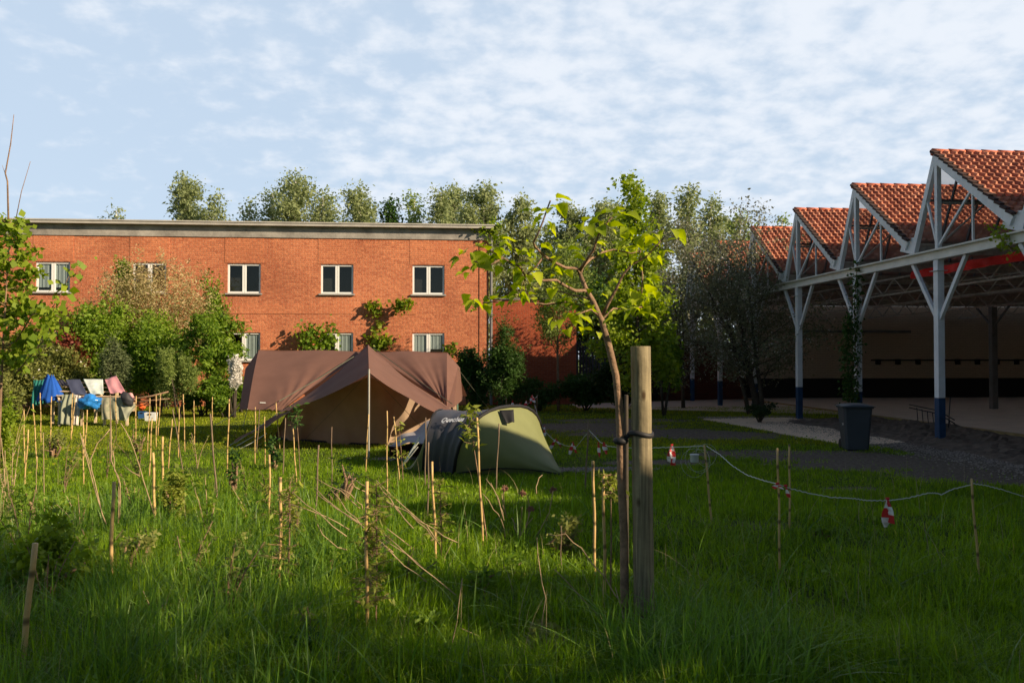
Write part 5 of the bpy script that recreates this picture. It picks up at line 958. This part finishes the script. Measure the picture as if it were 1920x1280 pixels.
B_('shrub', 'thin green shoots sticking up left of the half hidden upper window', 'shrub', 232, 31.0, 24, 460, 640, 2600, .11, 'green', 105, lobes=8, point=.6, group=g_)
c = atD(388, 640, 27.5); tree('small_round_tree', 'small round glossy tree on a thin pale trunk left of the lower window', 'tree', (c.x, c.y, 0), 3.3, 1.0, .035, .42, 26, 9000, .12, L['green'], M['bark'], 106, droop=.5, rise=.3, prof=lambda t: math.sin(math.pi*(.15+.75*t)), sig=.03, sub=6, aspect=.4)
B_('shrub', 'dark red leaved shrub below the left upper window', 'shrub', 128, 28.4, 58, 615, 745, 7000, .09, 'reddish', 107, lobes=14, group=g_)
B_('shrub', 'dull olive shrub at the left edge behind the canes', 'shrub', 30, 27.5, 90, 610, 790, 16000, .085, 'dull', 108, lobes=20, group=g_)
B_('shrub', 'dull green speckled shrub right behind the teal towel', 'shrub', 115, 27.5, 64, 650, 785, 11000, .08, 'dull', 109, lobes=18, group=g_, extra=(L['petal'], 160, .06))
B_('shrub', 'silvery grey-green willow-like shrub behind the white shirt', 'shrub', 215, 26.8, 34, 635, 760, 5600, .10, 'grey', 110, lobes=14, point=.5, group=g_, aspect=.2)
B_('shrub', 'feathery light green shrub between the laundry and the small round tree', 'shrub', 338, 26.5, 46, 638, 775, 10000, .075, 'birch2', 111, lobes=18, group=g_, aspect=.3)
B_('shrub', 'tall narrow shrub completely covered in white blossom left of the brown tent', 'shrub', 440, 26.5, 12, 668, 735, 4200, .06, 'petal', 112, lobes=16, aspect=.9, group=g_)
B_('shrub', 'low dark green shrub under the white blossoming one', 'shrub', 425, 26.6, 56, 705, 785, 10000, .08, 'green', 113, lobes=16, group=g_)
B_('shrub', 'small low shrub with dark leaves behind the far canes', 'shrub', 375, 27.2, 44, 725, 775, 5200, .08, 'green', 114, lobes=10, group=g_)
B_('shrub', 'yellow-green shrub behind the white blossoming one, under the lower window', 'shrub', 452, 29, 22, 682, 770, 2500, .08, 'young', 115, lobes=10, group=g_)
B_('shrub', 'tall light green weeds at the left edge of the lawn', 'shrub', -8, 12.5, 38, 740, 905, 4200, .05, 'maple', 116, lobes=22, stems=10)
B_('shrub', 'brownish bushy weeds between the maple and the far left canes', 'shrub', 12, 20, 26, 700, 800, 2200, .06, 'dull', 117, lobes=14)
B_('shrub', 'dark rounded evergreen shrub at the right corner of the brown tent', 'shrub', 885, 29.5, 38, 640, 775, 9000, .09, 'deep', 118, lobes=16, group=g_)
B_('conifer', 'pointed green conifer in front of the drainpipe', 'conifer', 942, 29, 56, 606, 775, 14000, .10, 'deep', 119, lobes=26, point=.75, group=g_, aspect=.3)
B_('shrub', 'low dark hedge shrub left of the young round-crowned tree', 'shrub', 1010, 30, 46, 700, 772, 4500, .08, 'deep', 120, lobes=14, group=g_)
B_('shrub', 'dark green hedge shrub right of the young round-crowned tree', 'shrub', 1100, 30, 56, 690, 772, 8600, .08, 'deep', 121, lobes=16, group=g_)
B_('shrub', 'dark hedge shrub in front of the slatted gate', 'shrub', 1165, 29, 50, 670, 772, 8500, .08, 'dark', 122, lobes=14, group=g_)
B_('shrub', 'shaded shrub right of the yellow-green tree, low branches', 'shrub', 1245, 27.5, 34, 628, 745, 4600, .10, 'green', 123, lobes=14)
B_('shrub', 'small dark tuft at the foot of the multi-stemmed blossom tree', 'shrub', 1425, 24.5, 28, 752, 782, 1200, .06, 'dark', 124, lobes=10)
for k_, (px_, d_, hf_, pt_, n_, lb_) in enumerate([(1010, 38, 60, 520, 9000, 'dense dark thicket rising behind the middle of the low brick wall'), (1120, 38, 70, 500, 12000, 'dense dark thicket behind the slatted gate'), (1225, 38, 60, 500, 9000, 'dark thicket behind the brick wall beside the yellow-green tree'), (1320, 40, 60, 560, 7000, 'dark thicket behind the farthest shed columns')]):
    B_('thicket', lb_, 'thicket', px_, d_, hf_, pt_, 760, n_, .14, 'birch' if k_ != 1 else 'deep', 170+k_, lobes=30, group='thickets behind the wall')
c = Vector((5.6, .2, 0)); tree('added_shade_tree', 'leafy tree added out of view beside the camera to shade the grass', 'tree', (c.x, c.y, 0), 6.0, 1.7, .06, .12, 40, 13000, .12, L['green'], M['bark'], 190, sig=.03, sub=7)  # unseen tree, added to throw shade on the near lawn at lower left
# climbers
def climber(name, lab, paths, n, ls, lm, seed, sg=.10, parent=None, dens=1):
    o = empty(name, paths[0][0], lab, 'climber'); b = MB(); P = []; r = np.random.default_rng(seed)
    for p in paths: b.tube(p, .012, 5, cap=False)
    for _ in range(n):
        p = paths[r.integers(len(paths))]; f = r.uniform(0, len(p)-1.001); i = int(f); q = p[i].lerp(p[i+1], f-i); P.append([q.x+r.normal()*sg, q.y-abs(r.normal())*sg*.8, q.z+r.normal()*sg])
    b.build('stem', M['bark'], o); leaf_cloud('foliage', np.array(P), ls, lm, o, seed, .3, .8); return o
Wp = lambda x, y, dd=.1: atY(x, y, D-dd)
climber('climbing_vine', 'vine climbing the brick wall above the tent peak with a curled leafy tip', [[Wp(705, 668), Wp(700, 640), Wp(712, 618), Wp(708, 585), Wp(695, 578), Wp(703, 568), Wp(722, 570)], [Wp(745, 577, .3), Wp(752, 568, .5), Wp(768, 572, .6)], [Wp(700, 655), Wp(730, 640), Wp(690, 632)]], 700, .14, L['maple'], 130, .11)
climber('climbing_vine', 'leafy climber covering the left half of the lower window behind the tent', [[Wp(580, 670, .3), Wp(576, 640, .3), Wp(582, 615, .3)], [Wp(600, 668, .3), Wp(612, 640, .3), Wp(618, 618, .3)], [Wp(565, 620, .3), Wp(590, 625, .3), Wp(605, 640, .3)]], 700, .13, L['green'], 131, .20)
climber('climbing_vine', 'ivy hanging over the right corner of the flat roof edge', [[Wp(890, 426), Wp(910, 430), Wp(925, 440), Wp(915, 455)], [Wp(920, 430), Wp(935, 425)]], 240, .12, L['maple'], 132, .13)
climber('climbing_vine', 'small leafy shoot beside the lower window nearest the drainpipe', [[Wp(846, 668), Wp(850, 652), Wp(838, 648)]], 90, .12, L['green'], 133, .10)
def colpt(n_, z, dx=-.15): return Vector((X0+dx, Y0+BAY*n_-.12, z))
climber('climbing_vine', 'green creeper wrapped around the white column behind the bin', [[colpt(1, .4), colpt(1, 1.3, -.2), colpt(1, 2.2, -.12), colpt(1, 3.2, -.14), colpt(1, 4.25, -.05)], [colpt(1, .6, -.3), colpt(1, 1.8, -.42), colpt(1, 2.9, -.3)]], 1900, .07, L['deep'], 134, .09)
climber('climbing_vine', 'sprig of creeper on the eave beam at the right edge', [[Vector((X0-.12, 15.9, 4.3)), Vector((X0-.14, 15.6, 4.1)), Vector((X0-.12, 15.3, 3.8))]], 160, .07, L['maple'], 135, .10)
# ================================================================== DRY STEMS
def stems(name, lab, lines, dpt, r, m='bare', cat='stems', heads=None, hs=.03):
    b = MB(); k = 0
    for ln in lines:
        k += 1; P = [atD(x, y, dpt+.12*math.sin(k*2.3)+.25*(j/len(ln))*math.cos(k)) for j, (x, y) in enumerate(ln)]; Q = []
        for a_, c_ in zip(P[:-1], P[1:]): Q += [a_, a_.lerp(c_, .5)+Vector((.01*math.sin(k*3), 0, .012*math.cos(k*5)))]
        Q.append(P[-1]); b.tube(Q, [r*(.75+.3*j/len(Q)) for j in range(len(Q))], 5)
    base = atD(*lines[0][-1], dpt); o = empty(name, (base.x, base.y, 0), lab, cat); b.build('stalks', M[m], o, smooth=True)
    for hx2, hy2 in heads or []:
        r_ = random.Random(hx2); hb = MB(); c = atD(hx2, hy2, dpt)
        for q_ in range(40): d = Vector((r_.gauss(0, 1), r_.gauss(0, 1), r_.gauss(0, .6))).normalized(); hb.tube([c, c+d*hs*r_.uniform(.6, 1.1)], [.003, .006], 4)
        hb.build('seed_head', M['head'], o)
    return o
zC = lambda L3: [[(500+x/4, 740+y/4) for x, y in l] for l in L3]; zA = lambda L3: [[(x/4.267, 680+y/4.267) for x, y in l] for l in L3]; zG = lambda L3: [[(640+x/3, 940+y/3) for x, y in l] for l in L3]
stems('dead_stalks', 'bundle of pale dead stalks bent over diagonally beside the leafy knobbly cane', zC([[(180, 820), (440, 910), (620, 1010)], [(200, 735), (400, 890), (600, 1060)], [(365, 700), (480, 810), (715, 980), (950, 1180)], [(370, 740), (520, 850), (700, 960)], [(550, 700), (690, 810), (720, 860)], [(650, 590), (640, 640), (660, 690), (740, 725)], [(820, 640), (1000, 810), (1200, 980), (1300, 1130)], [(840, 760), (1050, 870), (1250, 1000), (1430, 1105)], [(470, 700), (600, 870), (720, 990), (980, 1230)], [(800, 980), (950, 1100), (1130, 1270), (1420, 1500)], [(850, 1110), (1030, 1280), (1200, 1400)], [(380, 970), (480, 1100), (600, 1160)], [(900, 1000), (1070, 1130)], [(880, 1090), (1060, 1200), (1180, 1300)], [(850, 800), (1000, 850), (1130, 950), (1250, 1080)], [(640, 620), (800, 720), (980, 850), (1100, 1000)], [(360, 620), (560, 720), (700, 850)], [(830, 660), (930, 780), (1010, 900)]]), 6.1, .0042, cat='stalks')
stems('dead_stalks', 'forked pale dead stem rising in the grass beside the thick cane', zA([[(640, 560), (690, 720), (715, 800), (760, 960), (830, 1280)], [(880, 530), (780, 640), (725, 770), (740, 900)], [(885, 400), (890, 780), (950, 940), (945, 1280)], [(650, 600), (700, 790), (800, 1150), (850, 1290)], [(900, 700), (915, 860), (960, 960), (955, 1250)]]), 8.0, .0055, cat='stalks')
stems('dead_stalks', 'long leaning pale stem with a side shoot left of the yellowish shrub', zA([[(965, 480), (1040, 610), (1100, 780), (1150, 950), (1240, 1240)], [(990, 820), (1120, 905)]]), 8.2, .0055, cat='stalks')
stems('dead_stalks', 'grey brown upright stems among the far left canes', zA([[(345, 560), (350, 850), (353, 1250)], [(10, 600), (30, 800), (45, 1000)], [(0, 850), (20, 1040)], [(130, 890), (100, 1040)], [(105, 920), (70, 1050)], [(300, 750), (290, 1000), (325, 1280)], [(40, 700), (30, 950), (20, 1200)]]), 9.5, .0055, cat='stalks')
stems('thistle', 'dead thistle stalks with fluffy brown seed heads in front of the olive tent', [[(988, 928), (993, 950), (988, 985), (975, 1010)], [(1037, 920), (1030, 960), (1000, 1015)], [(995, 955), (985, 985), (972, 1012)], [(911, 897), (925, 915), (935, 935), (945, 975)], [(905, 925), (925, 955), (940, 975), (948, 1010)], [(946, 915), (945, 940), (950, 970)], [(979, 950), (975, 980), (973, 1010)], [(999, 970), (980, 995), (975, 1010)], [(959, 970), (965, 990), (975, 1010)], [(1017, 890), (1008, 905), (1006, 925)], [(920, 905), (938, 950), (944, 970)], [(941, 925), (949, 968)]], 8.6, .005, cat='thistle', heads=[(980, 924), (1037, 918), (995, 953), (946, 915)], hs=.04)
stems('dead_stalks', 'broken dry twig lying across the grass left of the thick stake', zG([[(1200, 380), (1350, 540), (1490, 690), (1560, 770)], [(1170, 185), (1260, 180), (1350, 260), (1480, 420), (1600, 600)], [(1540, 480), (1600, 700), (1640, 960)]]), 5.4, .004, cat='twig')
stems('dead_stalks', 'pale fallen stem with a bent shoot at the bottom centre', zG([[(670, 710), (860, 800), (1080, 870)], [(680, 430), (650, 680), (600, 900), (590, 1010)], [(550, 830), (570, 950), (590, 1020)], [(1100, 200), (1120, 400), (1150, 540), (1120, 800), (1130, 1010)]]), 5.2, .0035, cat='twig')
stems('dead_stalks', 'dark thin stem leaning over the grass near the knobbly cane foot', zG([[(30, 690), (120, 760), (200, 830), (330, 980)]]), 5.2, .004, 'bark_dark', cat='twig')
def px_bush(name, lab, px, pbase, half, ptop, n, ls, lm, seed, **k):
    d = gd(pbase); p = at(px, pbase); s = d/F_PX; return bush(name, lab, 'plant', (p.x, p.y, 0), half*s, half*s, .02, max(.1, HC+(673-ptop)*s), n, ls, L[lm], seed, stems=8, bm=M['bark'], **k)
px_bush('young_shrub', 'low yellowish leafy shrub behind the thick cane on the left', 325, 985, 36, 878, 1300, .045, 'young', 140)
px_bush('young_shrub', 'small shrub with yellow-green tips near the bottom left', 100, 1150, 80, 965, 1700, .05, 'maple', 141)
px_bush('weed', 'reddish purple weed at the foot of the thick pale cane', 250, 1110, 50, 985, 500, .04, 'dull', 142)
px_bush('weed', 'leafy weed clump in the shaded grass left of the lime tree', 905, 1130, 40, 1060, 260, .05, 'green', 143, aspect=.5)
px_bush('weed', 'tangled dark weed beside the twin canes', 1060, 1040, 34, 950, 420, .04, 'dull', 144)
px_bush('weed', 'pale leaved weed at the foot of the thick stake', 1262, 1230, 22, 1180, 120, .05, 'grey', 145)
px_bush('young_shrub', 'dark leafy seedling in front of the brown tent folds', 440, 925, 14, 830, 200, .05, 'deep', 146)
px_bush('young_shrub', 'dark bushy seedling at the left corner of the tent porch', 515, 880, 14, 818, 260, .06, 'deep', 147)
px_bush('young_shrub', 'thin twiggy seedling in front of the tent porch', 640, 950, 34, 850, 260, .035, 'dark', 148)
px_bush('young_shrub', 'tiny green plant below the pair of close canes', 1540, 1010, 20, 985, 120, .05, 'green', 149)
yf = at(130, 880); fl_ = MB()
fr_ = random.Random(5)
for q_ in range(34):
    p = yf+Vector((fr_.gauss(0, .35), fr_.gauss(0, .7), 0)); h_ = fr_.uniform(.12, .34); a_ = p+Vector((0, 0, h_))
    for j in range(5): an = j*1.257; fl_.add([a_, a_+Vector((math.cos(an)*.03, math.sin(an)*.03, .008)), a_+Vector((math.cos(an+.8)*.03, math.sin(an+.8)*.03, .008))], [(0, 1, 2)])
tag(fl_.build('buttercups', mat('petal_yellow', (.75, .50, .02), .6)), 'scatter of small yellow flowers in the sunlit grass', 'flowers', kind='stuff')
# ================================================================== GRASS
def blades(name, n, y0, y1, hfun, w0, segs, m, label, seed, lean=.5, dens=None, xr=None):
    r = np.random.default_rng(seed); u = r.random(n*3)
    y = y0*(y1/y0)**u; ang = math.tan(R(34)); c = y*math.tan(YAW)
    x = c+(r.random(n*3)*2-1)*(y*ang+1.0) if xr is None else r.uniform(*xr, n*3)
    s = soil(x, y); keep = (r.random(n*3) > np.clip(s*1.15, 0, .985)) & (r.random(n*3) < .30+1.25*bumps(x*3.1+50, y*3.1)) & ~((x > 9.0) & (y < 23.5)) & ~((x > 5.2) & (y > 31.5))
    pa, pb_ = at(1318, 786), at(1735, 826); e_ = (x-pa.x)*(pb_.y-pa.y)-(y-pa.y)*(pb_.x-pa.x)
    if dens is not None: keep &= r.random(n*3) < dens(x, y)
    # keep off the path
    from_path = np.zeros(n*3, bool); poly = [at(*q) for q in [(1735, 826), (1660, 832), (1575, 832), (1500, 820), (1440, 808), (1385, 798), (1318, 786), (1480, 783), (1600, 800)]]; j = len(poly)-1
    for i in range(len(poly)):
        xi, yi, xj, yj = poly[i].x, poly[i].y, poly[j].x, poly[j].y; cond = ((yi > y) != (yj > y)) & (x < (xj-xi)*(y-yi)/(yj-yi+1e-9)+xi); from_path ^= cond; j = i
    keep &= ~from_path; x, y = x[keep][:n], y[keep][:n]; n = len(x); H = hfun(x, y)*r.uniform(.45, 1.25, n); s = s[keep][:n]; H *= (1-.5*s)
    th = r.uniform(0, 2*np.pi, n); ln = H*lean*np.abs(r.normal(size=n)).clip(0, 2); ft = th+r.normal(size=n)*.5+np.pi/2
    dx, dy = np.cos(th)*ln, np.sin(th)*ln; W = w0(y)*r.uniform(.6, 1.3, n); sxx, syy = np.cos(ft)*W*.5, np.sin(ft)*W*.5; V = []
    for k in range(segs+1):
        t = k/segs; wv = (1-t**1.6)*.92+.08; cx, cy2, cz = x+dx*t**1.9, y+dy*t**1.9, H*(t-.22*(ln/(H+1e-6)).clip(0, 1.5)*t**2.4)-.01*(k == 0)
        V += [np.stack([cx-sxx*wv, cy2-syy*wv, cz], 1), np.stack([cx+sxx*wv, cy2+syy*wv, cz], 1)]
    v = np.stack(V, 1).reshape(-1, 3); o = np.arange(n)[:, None, None]*(2*segs+2); f = (np.array([[2*k, 2*k+1, 2*k+3, 2*k+2] for k in range(segs)])[None]+o).reshape(-1, 4)
    pch = bumps(x*.8+20, y*.8)*.7+bumps(x*3+9, y*3)*.5-.1; val = (r.random(n)*.55+pch*.45+(r.random(n) > .96)*.3).clip(0, 1)
    return tag(npmesh(name, v, f, 4, m, None, np.repeat(val, 2*segs+2)), label, 'grass', kind='stuff')
def hmap(x, y):
    left = np.clip((-x+.2+y*.05)/2.2, 0, 1)*np.clip((11.5-y)/4, 0, 1); near = np.clip((9.5-y)/4.5, 0, 1); h = .045+.065*np.clip((17-y)/9, 0, 1)+.03*near+.15*left+.05*np.clip((5.6-y)/1.0, 0, 1)
    return h*(.35+1.35*bumps(x*1.7, y*1.9))
blades('grass', 115000, 3.2, 9.5, lambda x, y: hmap(x, y)*1.15, lambda y: .0085+.0003*y, 5, L['grass'], 'green lawn grass near the camera', 1, lean=.85)
blades('grass', 150000, 9.5, 17.5, hmap, lambda y: .006+.0003*y, 3, L['grass'], 'green lawn grass in the middle of the lawn', 2)
blades('grass', 150000, 17.5, 33.5, hmap, lambda y: .009+.0004*y, 2, L['lawn'], 'short green lawn grass in front of the brick building', 3)
tallden = lambda x, y: np.clip((-x-.6+y*.06)/1.6, 0, 1)*(bumps(x*2.2, y*2.4) > .52)*1.0+((np.hypot(x-1.5, y-4.75) < .6)*.7)+.015
blades('tall_grass', 34000, 3.2, 10.5, lambda x, y: np.where(x < 0, .45, .42)+0*x, lambda y: .014+0*y, 6, L['tall'], 'tufts of tall broad-bladed grass', 4, lean=.75, dens=tallden)
blades('hay', 7000, 4.2, 15, lambda x, y: .42+0*x, lambda y: .0045+0*y, 4, L['hay'], 'dry straw-coloured grass stems along the left edge', 6, lean=.6, dens=lambda x, y: (x < -y*.50+.4)*.9+.035)
# clover, dock and dandelion leaves between the blades, and standing weed stems on the left
r_ = np.random.default_rng(77); n = 30000; y = 3.4*(20/3.4)**r_.random(n); x = y*math.tan(YAW)+(r_.random(n)*2-1)*(y*.68+1); k = (bumps(x*1.9+40, y*1.9) > .56) & (soil(x, y) < .6) & (x < 8.6); x, y = x[k], y[k]; n = len(x)
P = np.stack([x, y, hmap(x, y)*r_.uniform(.2, .95, n)], 1); gc = leaf_cloud('ground_cover', P, .038, L['green'], None, 78, -.1, .75); tag(gc, 'clover and small broad-leaved weeds growing through the lawn', 'ground cover', kind='stuff')
WD = [(150, 1010, 900, .02), (180, 1090, 960, .03), (350, 1130, 960, 0), (390, 1040, 880, 0), (250, 980, 880, 0), (120, 930, 830, 0), (20, 1000, 820, 0), (45, 1080, 900, 0), (560, 1040, 900, 0), (470, 1000, 905, 0), (85, 1180, 1000, 0), (420, 1190, 1010, 0), (300, 1220, 1080, 0), (760, 1120, 1010, 0), (590, 1230, 1120, 0), (20, 900, 760, 0), (200, 900, 800, 0), (260, 900, 810, 0), (370, 880, 800, 0), (460, 940, 850, 0)]
where = ['left of the thick pale cane', 'just right of the thick pale cane foot', 'in the tall grass below the yellowish shrub', 'beside the long weathered stick', 'behind the thick pale cane, in the sun', 'below the yellow flowers', 'at the left edge below the maple', 'at the left edge above the very thick cane', 'between the thick honey cane and the dry stalks', 'left of the paired canes', 'right of the very thick corner cane', 'in the shade left of the thick honey cane foot', 'in the dark grass at the lower left', 'under the bent dry stalks', 'at the bottom edge left of the knobbly cane', 'under the maple at the left edge', 'below the blue plastic bag', 'in front of the lone short cane', 'between the crossed canes and the yellowish shrub', 'below the left edge of the brown tent']
for i, ((px, pb_, pt_, q), w_) in enumerate(zip(WD, where)):
    base = at(px, pb_); d = gd(pb_); h = (pb_-pt_)/F_PX*d; rr_ = random.Random(i+500); o = empty('tall_weed', tuple(base), 'tall thin leafy weed '+w_, 'weed', 'tall weeds in the long grass'); b = MB(); PP = []
    for s_ in range(4):
        dx, dy = rr_.gauss(0, .09), rr_.gauss(0, .09); hh = h*rr_.uniform(.6, 1); pts = [base+Vector((dx*.3*t, dy*.3*t, 0))+Vector((dx*t*t, dy*t*t, hh*t)) for t in (0, .35, .7, 1)]; b.tube(pts, [.007, .006, .0045, .003], 4)
        for k_ in range(26): t = rr_.uniform(.15, 1)*3; a_ = min(2, int(t)); z_ = pts[a_].lerp(pts[a_+1], t-a_); PP.append([z_.x+rr_.gauss(0, .02), z_.y+rr_.gauss(0, .02), z_.z])
    b.build('stem', M['bare'] if i % 3 == 0 else M['bark'], o); leaf_cloud('foliage', np.array(PP), .045+.02*(i % 2), L[['maple', 'green', 'dull'][i % 3]], o, i, .1, .35)

for i, (px, pb_, hf, pt_, n_, ls_, lm_, w_) in enumerate([(60, 1000, 40, 900, 700, .045, 'green', 'leafy shrub in the long grass right of the left edge'), (165, 1120, 34, 1030, 420, .05, 'green', 'leafy shrub between the very thick cane and the thick pale cane'), (380, 1160, 40, 1080, 420, .045, 'maple', 'leafy clump in long grass left of the thick honey cane'), (450, 1080, 30, 1000, 360, .05, 'dull', 'twiggy brown-green clump in the grass left of the paired canes'), (620, 1100, 36, 1030, 360, .045, 'green', 'leafy clump under the dry stalks'), (800, 1200, 40, 1140, 260, .045, 'green', 'low leafy clump in the shade below the centre'), (960, 1090, 34, 1030, 300, .04, 'green', 'small leafy clump below the dead thistles'), (230, 940, 26, 880, 420, .045, 'maple', 'light green leafy clump behind the thick pale cane'), (1010, 1240, 50, 1170, 380, .05, 'dull', 'straggly clump at the bottom beside the fallen stem'), (560, 1260, 60, 1180, 500, .05, 'deep', 'dark leafy clump at the bottom edge left of centre'), (200, 1250, 70, 1150, 700, .05, 'deep', 'dark leafy clump at the bottom left edge'), (1330, 1250, 40, 1200, 220, .045, 'green', 'small leafy clump at the bottom right of the thick stake'), (100, 860, 30, 800, 420, .05, 'dull', 'brownish leafy clump between the far left canes'), (260, 850, 24, 790, 300, .045, 'green', 'small leafy clump in front of the laundry rack end')]):
    px_bush('weed', w_, px, pb_, hf, pt_, n_, ls_, lm_, 600+i, lobes=9, aspect=.5)
